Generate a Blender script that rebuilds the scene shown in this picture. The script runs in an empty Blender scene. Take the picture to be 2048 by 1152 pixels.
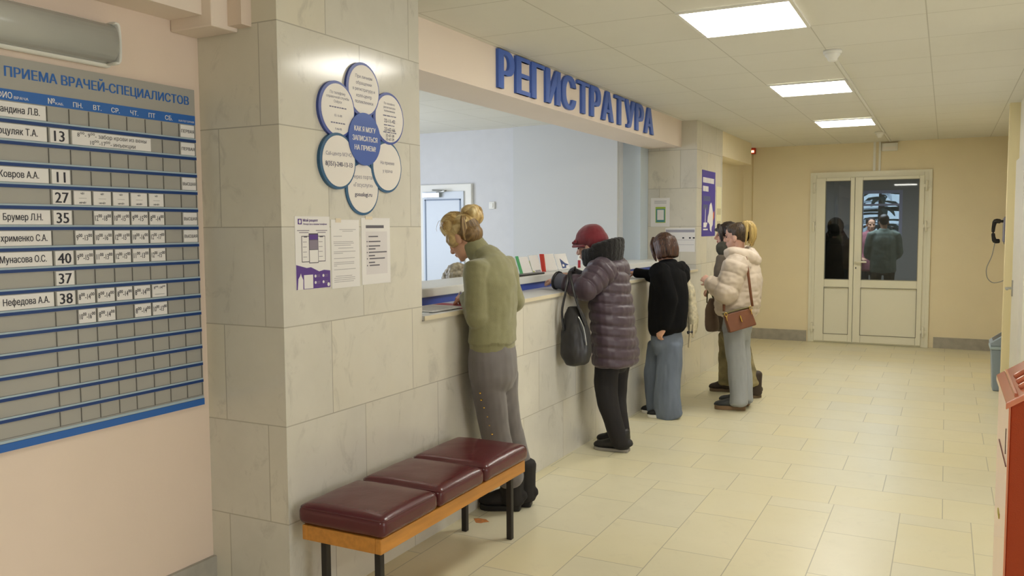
import bpy, bmesh, math, random
from mathutils import Vector, Matrix, noise
from mathutils.geometry import delaunay_2d_cdt
random.seed(7)
SC = bpy.context.scene
COL = SC.collection
PI = math.pi

# ------------------------------------------------------------------ camera
CAMH, YAW, PITCH, ROLL, FPX = 1.5501, 0.4742, 0.0704, -0.0058, 1689.13
_fw = Vector((-math.sin(YAW)*math.cos(PITCH), math.cos(YAW)*math.cos(PITCH), -math.sin(PITCH)))
_r0 = Vector((math.cos(YAW), math.sin(YAW), 0)); _u0 = _r0.cross(_fw)
_r = _r0*math.cos(ROLL) + _u0*math.sin(ROLL)
_u = -_r0*math.sin(ROLL) + _u0*math.cos(ROLL)
CAMLOC = Vector((0, 0, CAMH))
cd = bpy.data.cameras.new('camera'); cam = bpy.data.objects.new('camera', cd); COL.objects.link(cam)
cd.sensor_width = 36; cd.lens = 36*FPX/2048; cd.clip_end = 100
_m = Matrix((_r, _u, -_fw)).transposed().to_4x4(); _m.translation = CAMLOC
cam.matrix_world = _m
SC.camera = cam

def at(px, py, dep):
    """point of the place seen at a photo pixel, dep metres along the view axis"""
    return CAMLOC + (_fw + _r*((px-1024)/FPX) - _u*((py-576)/FPX))*dep
def onfloor(px, py, z=0.0):
    d = at(px, py, 1) - CAMLOC
    return CAMLOC + d*((z-CAMH)/d.z)

# ------------------------------------------------------------------ world, exposure, daylight
w = bpy.data.worlds.new('world'); SC.world = w; w.use_nodes = True
bg = w.node_tree.nodes['Background']
bg.inputs[0].default_value = (0.80, 0.90, 1.0, 1); bg.inputs[1].default_value = 2.6
SC.view_settings.view_transform = 'Standard'; SC.view_settings.look = 'None'
SC.view_settings.gamma = 1; SC.view_settings.use_curve_mapping = False
SC.view_settings.exposure = 0.45
PANEL_E = 17.0
def area(name, loc, target, sx, sy, power, col):
    l = bpy.data.lights.new(name, 'AREA'); l.shape = 'RECTANGLE'; l.size = sx; l.size_y = sy
    l.energy = power; l.color = col
    o = bpy.data.objects.new(name, l); COL.objects.link(o); o.location = loc
    o.rotation_euler = (Vector(target)-Vector(loc)).to_track_quat('-Z', 'Y').to_euler()
    return o
area('office_window_daylight', (-6.2, 5.6, 1.6), (-3.0, 6.4, 1.4), 2.6, 1.5, 50, (0.80, 0.87, 1.0))
area('lobby_window_daylight', (5.6, 1.5, 1.6), (0, 2.5, 1.2), 4.0, 1.9, 80, (0.92, 0.95, 1.0))
area('vestibule_fill_light', (-1.2, 15.2, 2.6), (-1.2, 15.2, 0), 1.2, 1.2, 55, (0.85, 0.93, 1.0))  # fill light added to brighten the vestibule, not a known fitting

# ------------------------------------------------------------------ materials
def lin(h):
    h = h.lstrip('#'); o = []
    for i in (0, 2, 4):
        v = int(h[i:i+2], 16)/255
        o.append(v/12.92 if v <= .04045 else ((v+.055)/1.055)**2.4)
    return (*o, 1)
MATS = {}
def mat(name, col, rough=.6, metal=0, spec=.5, var=0, vscale=8, bump=0, bscale=60, stretch=(1, 1, 1), coord='Object', emit=0, sheen=0):
    if name in MATS: return MATS[name]
    m = bpy.data.materials.new(name); m.use_nodes = True; MATS[name] = m
    nt = m.node_tree; N = nt.nodes; L = nt.links; b = N['Principled BSDF']
    c = lin(col) if isinstance(col, str) else col
    b.inputs['Base Color'].default_value = c
    b.inputs['Roughness'].default_value = rough; b.inputs['Metallic'].default_value = metal
    b.inputs['Specular IOR Level'].default_value = spec
    if sheen: b.inputs['Sheen Weight'].default_value = sheen
    if emit:
        b.inputs['Emission Color'].default_value = c; b.inputs['Emission Strength'].default_value = emit
    if var or bump:
        tc = N.new('ShaderNodeTexCoord'); mp = N.new('ShaderNodeMapping'); mp.inputs['Scale'].default_value = stretch
        L.new(tc.outputs[coord], mp.inputs['Vector'])
    if var:
        nz = N.new('ShaderNodeTexNoise'); nz.inputs['Scale'].default_value = vscale; nz.inputs['Detail'].default_value = 5
        L.new(mp.outputs[0], nz.inputs['Vector'])
        rp = N.new('ShaderNodeValToRGB')
        rp.color_ramp.elements[0].position = .3; rp.color_ramp.elements[1].position = .7
        rp.color_ramp.elements[0].color = tuple(max(0, x*(1-var)) for x in c[:3])+(1,)
        rp.color_ramp.elements[1].color = tuple(min(1, x*(1+var)) for x in c[:3])+(1,)
        L.new(nz.outputs['Fac'], rp.inputs[0]); L.new(rp.outputs[0], b.inputs['Base Color'])
    if bump:
        n2 = N.new('ShaderNodeTexNoise'); n2.inputs['Scale'].default_value = bscale; n2.inputs['Detail'].default_value = 3
        L.new(mp.outputs[0], n2.inputs['Vector'])
        bp = N.new('ShaderNodeBump'); bp.inputs['Strength'].default_value = bump; bp.inputs['Distance'].default_value = .01
        L.new(n2.outputs['Fac'], bp.inputs['Height']); L.new(bp.outputs[0], b.inputs['Normal'])
    return m

def math_node(nt, op, a, b=None, c=None):
    n = nt.nodes.new('ShaderNodeMath'); n.operation = op
    for i, v in enumerate((a, b, c)):
        if v is None: continue
        if isinstance(v, (int, float)): n.inputs[i].default_value = v
        else: nt.links.new(v, n.inputs[i])
    return n.outputs[0]

def tiled(name, mode, light, dark, joint, rough, bw=.6, bh=.391, vein=.5, spec=.5, jsize=.0025, warm=None):
    """stone slabs with joints, laid in room coordinates. mode wall: u = x+y, v = z; floor: u = x, v = y"""
    m = bpy.data.materials.new(name); m.use_nodes = True; nt = m.node_tree; N = nt.nodes; L = nt.links
    b = N['Principled BSDF']; b.inputs['Roughness'].default_value = rough; b.inputs['Specular IOR Level'].default_value = spec
    g = N.new('ShaderNodeNewGeometry'); sp = N.new('ShaderNodeSeparateXYZ'); L.new(g.outputs['Position'], sp.inputs[0])
    def brick(u, v, bw, bh, off):
        cb = N.new('ShaderNodeCombineXYZ'); L.new(u, cb.inputs[0]); L.new(v, cb.inputs[1])
        br = N.new('ShaderNodeTexBrick'); br.offset = off; br.offset_frequency = 2; br.squash = 1
        br.inputs['Scale'].default_value = 1; br.inputs['Brick Width'].default_value = bw; br.inputs['Row Height'].default_value = bh
        br.inputs['Mortar Size'].default_value = jsize; br.inputs['Mortar Smooth'].default_value = .2; br.inputs['Bias'].default_value = 0
        br.inputs['Color1'].default_value = (0, 0, 0, 1); br.inputs['Color2'].default_value = (1, 1, 1, 1); br.inputs['Mortar'].default_value = (.5, .5, .5, 1)
        L.new(cb.outputs[0], br.inputs['Vector'])
        return br.outputs['Color'], br.outputs['Fac']
    x, y, z = sp.outputs
    if mode == 'wall':
        u = math_node(nt, 'ADD', math_node(nt, 'ADD', x, y), 20.2745 - 3.465 + 3.465)
        v = math_node(nt, 'ADD', z, 3.91 + .003)
        rnd, fac = brick(u, v, bw, bh, .37)
    elif mode == 'ceiling':
        u = math_node(nt, 'ADD', x, 11.4 + .118); v = math_node(nt, 'ADD', y, 12.46 - 4.28)
        rnd, fac = brick(u, v, .57, .623, 0)
    else:
        # near part: columns running along y; far part: rows running along x
        u1 = math_node(nt, 'ADD', y, 20 + .17); v1 = math_node(nt, 'ADD', x, 6.72 + 1.86 - 0.336*0)
        r1, f1 = brick(u1, v1, .58, .336, .52)
        u2 = math_node(nt, 'ADD', x, 20 + .24); v2 = math_node(nt, 'ADD', y, 7.4 - 4.935)
        r2, f2 = brick(u2, v2, .57, .37, .45)
        far = math_node(nt, 'GREATER_THAN', y, 4.935)
        mx = N.new('ShaderNodeMix'); mx.data_type = 'FLOAT'
        L.new(far, mx.inputs[0]); L.new(f1, mx.inputs[2]); L.new(f2, mx.inputs[3]); fac = mx.outputs[0]
        mc = N.new('ShaderNodeMix'); mc.data_type = 'RGBA'
        L.new(far, mc.inputs[0]); L.new(r1, mc.inputs[6]); L.new(r2, mc.inputs[7]); rnd = mc.outputs[2]
    # cloudy stone colour, with some darker veins
    n1 = N.new('ShaderNodeTexNoise'); n1.inputs['Scale'].default_value = 3.1; n1.inputs['Detail'].default_value = 8; n1.inputs['Roughness'].default_value = .62
    add = N.new('ShaderNodeVectorMath'); add.operation = 'MULTIPLY_ADD'; add.inputs[1].default_value = (7, 7, 7)
    L.new(rnd, add.inputs[0]); L.new(g.outputs['Position'], add.inputs[2])
    L.new(add.outputs[0], n1.inputs['Vector'])
    n3 = N.new('ShaderNodeTexNoise'); n3.inputs['Scale'].default_value = 9; n3.inputs['Detail'].default_value = 9; n3.inputs['Roughness'].default_value = .7; n3.inputs['Distortion'].default_value = .8
    mp = N.new('ShaderNodeMapping'); mp.inputs['Scale'].default_value = (1, 1, .6) if mode == 'wall' else (1, 1, 1)
    L.new(add.outputs[0], mp.inputs[0]); L.new(mp.outputs[0], n3.inputs['Vector'])
    vr = N.new('ShaderNodeValToRGB'); vr.color_ramp.elements[0].position = .56; vr.color_ramp.elements[1].position = .74
    L.new(n3.outputs['Fac'], vr.inputs[0])
    rp = N.new('ShaderNodeValToRGB'); rp.color_ramp.elements[0].position = .28; rp.color_ramp.elements[1].position = .68
    rp.color_ramp.elements[0].color = tuple(.8*a+.2*c for a, c in zip(lin(light), lin(dark)))
    rp.color_ramp.elements[1].color = lin(light)
    tone = math_node(nt, 'MULTIPLY_ADD', rnd, .22, n1.outputs['Fac'])
    tone = math_node(nt, 'SUBTRACT', tone, .1)
    L.new(tone, rp.inputs[0])
    if warm:      # some slabs are yellower than others
        mw_ = N.new('ShaderNodeMix'); mw_.data_type = 'RGBA'; mw_.inputs[7].default_value = lin(warm)
        n4 = N.new('ShaderNodeTexNoise'); n4.inputs['Scale'].default_value = 1.3; n4.inputs['Detail'].default_value = 4; L.new(add.outputs[0], n4.inputs['Vector'])
        L.new(math_node(nt, 'MULTIPLY', math_node(nt, 'SMOOTH_MIN', math_node(nt, 'MULTIPLY', n4.outputs['Fac'], math_node(nt, 'MULTIPLY_ADD', rnd, 1.3, .1)), 1.0, .1), .8), mw_.inputs[0])
        L.new(rp.outputs[0], mw_.inputs[6]); base_c = mw_.outputs[2]
    else: base_c = rp.outputs[0]
    m1 = N.new('ShaderNodeMix'); m1.data_type = 'RGBA'; m1.inputs[7].default_value = lin(dark)
    L.new(math_node(nt, 'MULTIPLY', vr.outputs[0], vein), m1.inputs[0]); L.new(base_c, m1.inputs[6])
    m2 = N.new('ShaderNodeMix'); m2.data_type = 'RGBA'; m2.inputs[7].default_value = lin(joint)
    L.new(math_node(nt, 'MULTIPLY', fac, .6), m2.inputs[0]); L.new(m1.outputs[2], m2.inputs[6]); L.new(m2.outputs[2], b.inputs['Base Color'])
    bp = N.new('ShaderNodeBump'); bp.inputs['Strength'].default_value = .25; bp.inputs['Distance'].default_value = .004; bp.invert = True
    L.new(fac, bp.inputs['Height']); L.new(bp.outputs[0], b.inputs['Normal'])
    return m

M_MARBLE = tiled('grey_beige_marble', 'wall', '#dbd8cf', '#8e8b84', '#969082', .15, vein=.36, warm='#e0d8c2')
M_FLOOR = tiled('floor_slabs', 'floor', '#e6e0c6', '#bdb79c', '#8d8770', .3, vein=.22, warm='#e6dbb0')
M_CEIL = tiled('ceiling_tiles', 'ceiling', '#e9e7de', '#dedbd0', '#b4b0a2', .9, vein=.2, spec=.1, jsize=.0035)
M_PINK = mat('pink_beige_paint', '#e8d5c4', .7, var=.03, vscale=2, bump=.08, bscale=25)
M_CREAM = mat('cream_paint', '#efe0d2', .7, var=.02, vscale=2)
M_YELLOW = mat('yellow_paint', '#f3e7c8', .7, var=.03, vscale=1.5, bump=.08, bscale=25)
M_PALE = mat('pale_paint', '#ece8dd', .6, var=.02)
M_OFFICE = mat('office_paint', '#dcdde0', .7, var=.02)
M_GREYSTONE = mat('grey_skirting_stone', '#a8a49a', .5, var=.12, vscale=14)
M_WHITEP = mat('white_plastic', '#eeede6', .35)
M_GREYP = mat('grey_plastic', '#9b9b98', .4)
M_BLACK = mat('black_plastic', '#17171a', .35)
M_BLUE = mat('sign_blue', '#2f5fa6', .4)
M_BLUEL = mat('letter_blue', '#4569c0', .35, var=.08, vscale=6)
M_PAPER = mat('paper_white', '#ebe8e6', .6)
M_INK = mat('ink_dark', '#2c2b36', .6)
M_INKG = mat('ink_grey', '#9a97a0', .6)
M_DARKSTEEL = mat('dark_steel', '#33302f', .45, metal=.4)
M_CHROME = mat('brushed_metal', '#b8bab8', .3, metal=.9)
M_GOLD = mat('gold_metal', '#d8b45c', .25, metal=.9)
M_RED = mat('red_plastic', '#d03a2a', .4)

# ------------------------------------------------------------------ building helpers
class MB:
    def __init__(s): s.v = []; s.f = []; s.m = []; s.sm = []
    def add(s, vs, fs, mi=0, smooth=False):
        n = len(s.v); s.v += [tuple(v) for v in vs]
        for f in fs: s.f.append([n+i for i in f]); s.m.append(mi); s.sm.append(smooth)
        return s
    def box(s, x0, x1, y0, y1, z0, z1, mi=0):
        v = [(x0, y0, z0), (x1, y0, z0), (x1, y1, z0), (x0, y1, z0), (x0, y0, z1), (x1, y0, z1), (x1, y1, z1), (x0, y1, z1)]
        return s.add(v, [(0, 3, 2, 1), (4, 5, 6, 7), (0, 1, 5, 4), (1, 2, 6, 5), (2, 3, 7, 6), (3, 0, 4, 7)], mi)
    def prism(s, poly, axis, a, b, mi=0, smooth=False):
        """polygon in the plane across axis ('x': (y,z), 'y': (x,z), 'z': (x,y)), extruded from a to b"""
        def P(p, t): return (t, *p) if axis == 'x' else (p[0], t, p[1]) if axis == 'y' else (*p, t)
        n = len(poly); v = [P(p, a) for p in poly] + [P(p, b) for p in poly]
        fs = [list(range(n)), list(range(2*n-1, n-1, -1))]
        fs += [(i, n+i, n+(i+1) % n, (i+1) % n) for i in range(n)]
        return s.add(v, fs, mi, smooth)
    def tube(s, pts, rad, n=14, side=None, sub=3, mi=0, smooth=True, cap=True):
        pts = [Vector(p) for p in pts]
        rad = [(r, r) if isinstance(r, (int, float)) else r for r in rad]
        P = []; R = []
        k = len(pts)
        for i in range(k-1):
            p0, p1, p2, p3 = pts[max(i-1, 0)], pts[i], pts[i+1], pts[min(i+2, k-1)]
            for j in range(sub):
                t = j/sub
                P.append(.5*((2*p1)+(p2-p0)*t+(2*p0-5*p1+4*p2-p3)*t*t+(3*p1-p0-3*p2+p3)*t**3) if k > 2 else p1.lerp(p2, t))
                h = t*t*(3-2*t)
                R.append(tuple(rad[i][q]*(1-h)+rad[i+1][q]*h for q in (0, 1)))
        P.append(pts[-1]); R.append(rad[-1])
        tan = [(P[min(i+1, len(P)-1)]-P[max(i-1, 0)]).normalized() for i in range(len(P))]
        if side is None:
            side = Vector((0, 0, 1)) if abs(tan[0].z) < .8 else Vector((0, 1, 0))
        side = Vector(side)
        if cap:   # rounded ends
            for e in (0, 1):
                i = 0 if e == 0 else len(P)-1; d = -tan[i] if e == 0 else tan[i]; r = min(min(R[i]), .05)
                add = [(P[i]+d*r*.35, (R[i][0]*.9, R[i][1]*.9)), (P[i]+d*r*.6, (R[i][0]*.6, R[i][1]*.6))]
                for p, q in add:
                    if e == 0: P.insert(0, p); R.insert(0, q); tan.insert(0, tan[0])
                    else: P.append(p); R.append(q); tan.append(tan[-1])
        vs = []; fs = []
        sd = side
        for p, (a, b), t in zip(P, R, tan):
            q = sd - t*sd.dot(t)
            if q.length < 1e-4: q = t.orthogonal()
            q.normalize(); o = t.cross(q); sd = q if side is None else side
            for i in range(n):
                an = 2*PI*i/n; vs.append(p + q*(a*math.cos(an)) + o*(b*math.sin(an)))
        m = len(P)
        for j in range(m-1):
            for i in range(n): fs.append((j*n+i, j*n+(i+1) % n, (j+1)*n+(i+1) % n, (j+1)*n+i))
        fs.append(list(range(n-1, -1, -1))); fs.append([(m-1)*n+i for i in range(n)])
        return s.add(vs, fs, mi, smooth)
    def ell(s, c, rx, ry, rz, X=(1, 0, 0), Y=(0, 1, 0), Z=(0, 0, 1), nu=18, nv=12, mi=0):
        c = Vector(c); X, Y, Z = Vector(X), Vector(Y), Vector(Z); vs = []; fs = []
        for j in range(1, nv):
            th = PI*j/nv
            for i in range(nu):
                ph = 2*PI*i/nu
                vs.append(c + X*(rx*math.sin(th)*math.cos(ph)) + Y*(ry*math.sin(th)*math.sin(ph)) + Z*(rz*math.cos(th)))
        t = len(vs); vs += [c+Z*rz, c-Z*rz]
        for j in range(nv-2):
            for i in range(nu): fs.append((j*nu+i, (j+1)*nu+i, (j+1)*nu+(i+1) % nu, j*nu+(i+1) % nu))
        for i in range(nu):
            fs.append((t, i, (i+1) % nu)); fs.append((t+1, (nv-2)*nu+(i+1) % nu, (nv-2)*nu+i))
        return s.add(vs, fs, mi, True)
    def text(s, body, o, X, Y, cap, width=None, mi=0, align='L', lift=.0008, bold=0.0, depth=0):
        """flat lettering: cap height cap, left baseline (or centre) at o, along X, up Y"""
        vs, fs, w = text_geo(body, bold)
        k = cap/.73; kx = k if width is None else width/w
        o = Vector(o); X = Vector(X); Y = Vector(Y); Nn = X.cross(Y)
        off = -w*kx/2 if align == 'C' else 0
        for j, dx in enumerate((0,) if not bold else (-bold, 0, bold)):
            pts = [o + X*(v[0]*kx+off+dx*k) + Y*(v[1]*k) + Nn*(lift+.00012*j+.00002*v[2]) for v in vs]
            s.add(pts, fs, mi)
        return s
    def build(s, name, mats, parent=None, bevel=0, seg=2, **props):
        me = bpy.data.meshes.new(name); me.from_pydata(s.v, [], s.f)
        for m in (mats if isinstance(mats, (list, tuple)) else [mats]): me.materials.append(m)
        me.polygons.foreach_set('material_index', s.m); me.polygons.foreach_set('use_smooth', s.sm); me.update()
        return link(name, me, parent, bevel, seg, **props)

def link(name, me, parent=None, bevel=0, seg=2, **props):
    o = bpy.data.objects.new(name, me); COL.objects.link(o)
    if parent is not None:
        o.parent = parent; o.matrix_parent_inverse = base_matrix(parent).inverted()
    if bevel:
        b = o.modifiers.new('bevel', 'BEVEL'); b.width = bevel; b.segments = seg; b.limit_method = 'ANGLE'
        o.data.polygons.foreach_set('use_smooth', [True]*len(o.data.polygons))
        wn = o.modifiers.new('normals', 'WEIGHTED_NORMAL'); wn.keep_sharp = False
    for k, v in props.items(): o[k] = v
    return o
def base_matrix(o):
    m = Matrix.Translation(o.location)
    return m if o.parent is None else m
def thing(name, label, category, loc, group=None):
    o = bpy.data.objects.new(name, None); COL.objects.link(o); o.location = loc; o.empty_display_size = .1
    o['label'] = label; o['category'] = category
    if group: o['group'] = group
    return o
def tag(o, label, category, group=None):
    o['label'] = label; o['category'] = category
    if group: o['group'] = group
    return o
def struct(mb, name, mats, parent=None, **k):
    o = mb.build(name, mats, parent, **k)
    o['kind'] = 'structure'
    return o
_txt = {}
def glyph_fill(body, res=2):
    """clean non-overlapping fill of a word's outlines: (points, triangles, contours)"""
    c = bpy.data.curves.new('lettering', 'FONT'); c.body = body
    o = bpy.data.objects.new('lettering', c); COL.objects.link(o)
    dg = bpy.context.evaluated_depsgraph_get(); dg.update()
    cu = o.to_curve(dg); loops = []
    for sp in cu.splines:
        bz = [(p.handle_left.copy(), p.co.copy(), p.handle_right.copy()) for p in sp.bezier_points]; pl = []; n = len(bz)
        for i in range(n):
            p0, p1, p2, p3 = bz[i][1], bz[i][2], bz[(i+1) % n][0], bz[(i+1) % n][1]
            d_ = p3-p0; straight = all(abs(d_.x*(q-p0).y-d_.y*(q-p0).x) < 1e-4 for q in (p1, p2))
            for k in range(1 if straight else res):
                t = k/res; q = p0*(1-t)**3+p1*3*t*(1-t)**2+p2*3*t*t*(1-t)+p3*t**3; pl.append((q.x, q.y))
        pl = [q for q, r in zip(pl, pl[1:]+pl[:1]) if abs(q[0]-r[0])+abs(q[1]-r[1]) > 1e-5]
        if len(pl) > 2: loops.append(pl)
    o.to_curve_clear(); bpy.data.objects.remove(o); bpy.data.curves.remove(c)
    vs = []; ed = []
    for pl in loops:
        n = len(vs); vs += [Vector(q) for q in pl]; ed += [(n+i, n+(i+1) % len(pl)) for i in range(len(pl))]
    V, _, F, *_r2 = delaunay_2d_cdt(vs, ed, [], 0, 1e-6)
    bb = [(min(q[0] for q in pl), max(q[0] for q in pl), min(q[1] for q in pl), max(q[1] for q in pl)) for pl in loops]
    keep = []
    for f in F:
        x = sum(V[i].x for i in f)/len(f); y = sum(V[i].y for i in f)/len(f); w_ = 0
        for pl, (xa, xb, ya, yb) in zip(loops, bb):
            if not (xa <= x <= xb and ya <= y <= yb): continue
            for (ax, ay), (bx, by) in zip(pl, pl[1:]+pl[:1]):
                if (ay > y) != (by > y) and x < (bx-ax)*(y-ay)/(by-ay)+ax: w_ += 1 if by > ay else -1
        if w_: keep.append(tuple(f))
    return [(v.x, v.y) for v in V], keep, loops
def text_geo(body, bold=0.0):
    if body not in _txt:
        V, F, _l = glyph_fill(body); used = {i for f in F for i in f}
        x0 = min(V[i][0] for i in used); x1 = max(V[i][0] for i in used)
        _txt[body] = ([(v[0]-x0, v[1], 0) for v in V], F, max(x1-x0, 1e-4))
    return _txt[body]

def fuse(mb, name, mats, parent=None, voxel=.01, smooth=3, disp=None, region=None, **props):
    """join closed overlapping shapes into ONE continuous surface"""
    me = bpy.data.meshes.new('raw'); me.from_pydata(mb.v, [], mb.f); me.update()
    bm = bmesh.new(); bm.from_mesh(me); bmesh.ops.recalc_face_normals(bm, faces=bm.faces); bm.to_mesh(me); bm.free()
    o = bpy.data.objects.new('raw', me); COL.objects.link(o)
    r = o.modifiers.new('r', 'REMESH'); r.mode = 'VOXEL'; r.voxel_size = voxel; r.adaptivity = 0
    if smooth:
        q = o.modifiers.new('s', 'SMOOTH'); q.factor = .5; q.iterations = smooth
    dg = bpy.context.evaluated_depsgraph_get(); dg.update()
    out = bpy.data.meshes.new_from_object(o.evaluated_get(dg))
    bpy.data.objects.remove(o); bpy.data.meshes.remove(me)
    out.name = name
    if disp:
        nrm = [v.normal.copy() for v in out.vertices]
        for v, n in zip(out.vertices, nrm): v.co = v.co + n*disp(v.co, n)
        out.update()
    out.materials.clear()
    for m in (mats if isinstance(mats, (list, tuple)) else [mats]): out.materials.append(m)
    mi = [0]*len(out.polygons)
    if region: mi = [region(p.center, p.normal) for p in out.polygons]
    out.polygons.foreach_set('material_index', mi)
    out.polygons.foreach_set('use_smooth', [True]*len(out.polygons)); out.update()
    return link(name, out, parent, **props)
# ------------------------------------------------------------------ the room
H = 2.637; XA = -2.2745; XW = -2.69; Y0, Y1, Y2, Y3, YE = 2.493, 3.465, 8.571, 9.671, 11.97
XF = XA-.162; XR = .66; YO = 8.22
struct(MB().box(-7, 6, -4, YE+.16, -.12, 0), 'floor', M_FLOOR)
struct(MB().box(-7, 6, -4, YE+.16, H, H+.12), 'ceiling', M_CEIL)
struct(MB().box(XW-.15, XW, -4, Y0+.02, 0, H), 'wall_left', M_PINK)
struct(MB().box(XW-.15, XA, Y0, Y1, 0, H), 'pillar_near', M_MARBLE)
o = struct(MB().box(-2.79, XA, Y2, Y3, 0, H), 'pillar_far', M_MARBLE)
struct(MB().box(-2.795, XF, Y1, Y2, 2.37, H), 'beam_reception', M_CREAM)
# wall of the corridor past the far pillar, and its deep lintel
struct(MB().box(-3.4, -2.52, Y3, YE, 0, H), 'wall_niche', M_YELLOW)
struct(MB().box(-2.53, XA-.01, Y3, 11.3, 2.36, H), 'beam_corridor', M_YELLOW)
# end wall with the opening of the glazed door
DX0, DX1, DZ = -1.60, -.21, 2.236
e = MB(); e.box(-3.4, DX0, YE, YE+.16, 0, H); e.box(DX1, 3, YE, YE+.16, 0, H); e.box(DX0, DX1, YE, YE+.16, DZ, H)
struct(e, 'wall_end', M_YELLOW)
struct(MB().box(-2.52, -1.655, YE-.02, YE, 0, .147), 'baseboard_end', M_GREYSTONE)
struct(MB().box(-.11, XR, YE-.02, YE, 0, .138), 'baseboard_end_right', M_GREYSTONE)
struct(MB().box(XW, XW+.018, -4, Y0, 0, .196), 'baseboard_left', M_GREYSTONE)
# right side: corridor wall, projecting jamb, wall with a white door, lobby opening nearer the camera
struct(MB().box(XR, XR+.14, 8.9, YE, 0, H), 'wall_right', M_YELLOW)
struct(MB().box(.478, XR+.14, 8.78, 8.9, 0, H), 'trim_jamb', mat('pale_yellow_paint', '#efe2b4', .6))
struct(MB().box(.56, .70, 5.2, 8.78, 0, H), 'wall_lobby', M_PALE)
d3 = struct(MB().box(.535, .56, 7.86, 8.72, .01, 2.12), 'door_right', mat('white_door_paint', '#e6e4de', .4))
hm = MB(); hm.tube([(.535, 8.60, 1.0), (.49, 8.60, 1.0), (.485, 8.56, 1.0), (.485, 8.47, 1.0)], [.011, .011, .012, .012], n=10); hm.box(.526, .536, 8.57, 8.63, .93, 1.07)
hm.build('door_handle', M_CHROME, d3, label='silver lever handle')
struct(MB().box(.70, 6, 5.2, 5.35, 0, H), 'wall_lobby_far', M_PALE)
struct(MB().box(6, 6.15, -4, 5.35, 0, H), 'wall_lobby_right', M_PALE)
struct(MB().box(-7, 6.15, -4.15, -4, 0, H), 'wall_back', M_PALE)
# office behind the reception
struct(MB().box(-7, -2.98, YO, YO+.15, 0, H), 'wall_office', M_OFFICE)
struct(MB().box(-4.171, -2.985, YO-.05, YO+.02, 0, H), 'wall_office_panel', mat('office_panel_paint', '#d6d8d9', .7))
struct(MB().box(-3.02, -2.792, 8.33, 8.6, 0, H), 'wall_office_recess', mat('office_recess_daylit', '#cfdbe6', .7))  # office daylight on this strip is put into its bluish colour
struct(MB().box(-7.15, -7, -4, YE, 0, H), 'wall_office_left', M_OFFICE)
# office door
dm = MB(); dm.box(-5.42, -4.70, YO-.04, YO+.01, 0, 2.05)
dd = struct(dm, 'door_office', M_WHITEP, bevel=.006)
lf = MB(); lf.box(-5.33, -4.79, YO-.06, YO-.035, .01, 1.97); leaf = lf.build('leaf', mat('office_door_leaf', '#d9e2ee', .4), dd, bevel=.004)
fr = MB()
for a in ((-5.30, -5.285, .2, 1.88), (-4.84, -4.825, .2, 1.88)): fr.box(a[0], a[1], YO-.066, YO-.058, a[2], a[3])
fr.box(-5.30, -4.825, YO-.066, YO-.058, 1.87, 1.885); fr.build('moulding', mat('shadow_gap_blue', '#8796ad', .5), leaf)
cl = MB(); cl.box(-5.30, -5.08, YO-.11, YO-.06, 1.905, 1.955); cl.tube([(-5.12, YO-.09, 1.96), (-4.98, YO-.12, 1.975), (-5.2, YO-.05, 1.99)], [.008]*3, n=8)
cl.build('door_closer', M_CHROME, leaf)
t = MB(); t.box(-4.49, -4.42, YO-.022, YO, 1.765, 1.845); sw = t.build('light_switch', M_WHITEP, bevel=.005)
k = MB().box(-4.475, -4.435, YO-.03, YO-.02, 1.78, 1.83).build('rocker', M_WHITEP, sw, bevel=.004)
sw['label'] = 'white light switch on the office wall beside the door'; sw['category'] = 'light switch'

# beams and boxed trim above the schedule board
struct(MB().box(XW, -2.52, -4, 2.37, 2.36, H), 'beam_left', M_CREAM)
b1 = MB().box(XW, -2.47, 2.36, Y0, 2.315, 2.445); struct(b1, 'trim_box', M_CREAM, bevel=.006)
struct(MB().box(XW, -2.472, 2.362, Y0, 2.447, H), 'trim_post', M_CREAM)
struct(MB().box(-2.47, -2.40, 2.44, Y0+.01, 2.33, H), 'trim_strip', M_PINK)

# glazed double door at the end of the corridor
def frame(mb, x0, x1, z0, z1, wd, y0, y1, mi=0):
    mb.box(x0, x0+wd, y0, y1, z0, z1, mi); mb.box(x1-wd, x1, y0, y1, z0, z1, mi)
    mb.box(x0+wd, x1-wd, y0, y1, z1-wd, z1, mi); mb.box(x0+wd, x1-wd, y0, y1, z0, z0+wd, mi)
M_UPVC = mat('white_door_plastic', '#f0eedd', .35)
gm = MB(); frame(gm, DX0, DX1, 0, DZ, .05, YE-.03, YE+.08)
gd = struct(gm, 'door_glazed', M_UPVC, bevel=.005)
gl = bpy.data.materials.new('door_glass'); gl.use_nodes = True
nt = gl.node_tree; nt.nodes.remove(nt.nodes['Principled BSDF'])
tr = nt.nodes.new('ShaderNodeBsdfTransparent'); tr.inputs[0].default_value = (.62, .66, .68, 1)
gs = nt.nodes.new('ShaderNodeBsdfGlossy'); gs.inputs['Roughness'].default_value = .02
fz = nt.nodes.new('ShaderNodeFresnel'); fz.inputs[0].default_value = 1.6
mx = nt.nodes.new('ShaderNodeMixShader'); nt.links.new(fz.outputs[0], mx.inputs[0]); nt.links.new(tr.outputs[0], mx.inputs[1]); nt.links.new(gs.outputs[0], mx.inputs[2])
nt.links.new(mx.outputs[0], nt.nodes['Material Output'].inputs[0])
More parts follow.
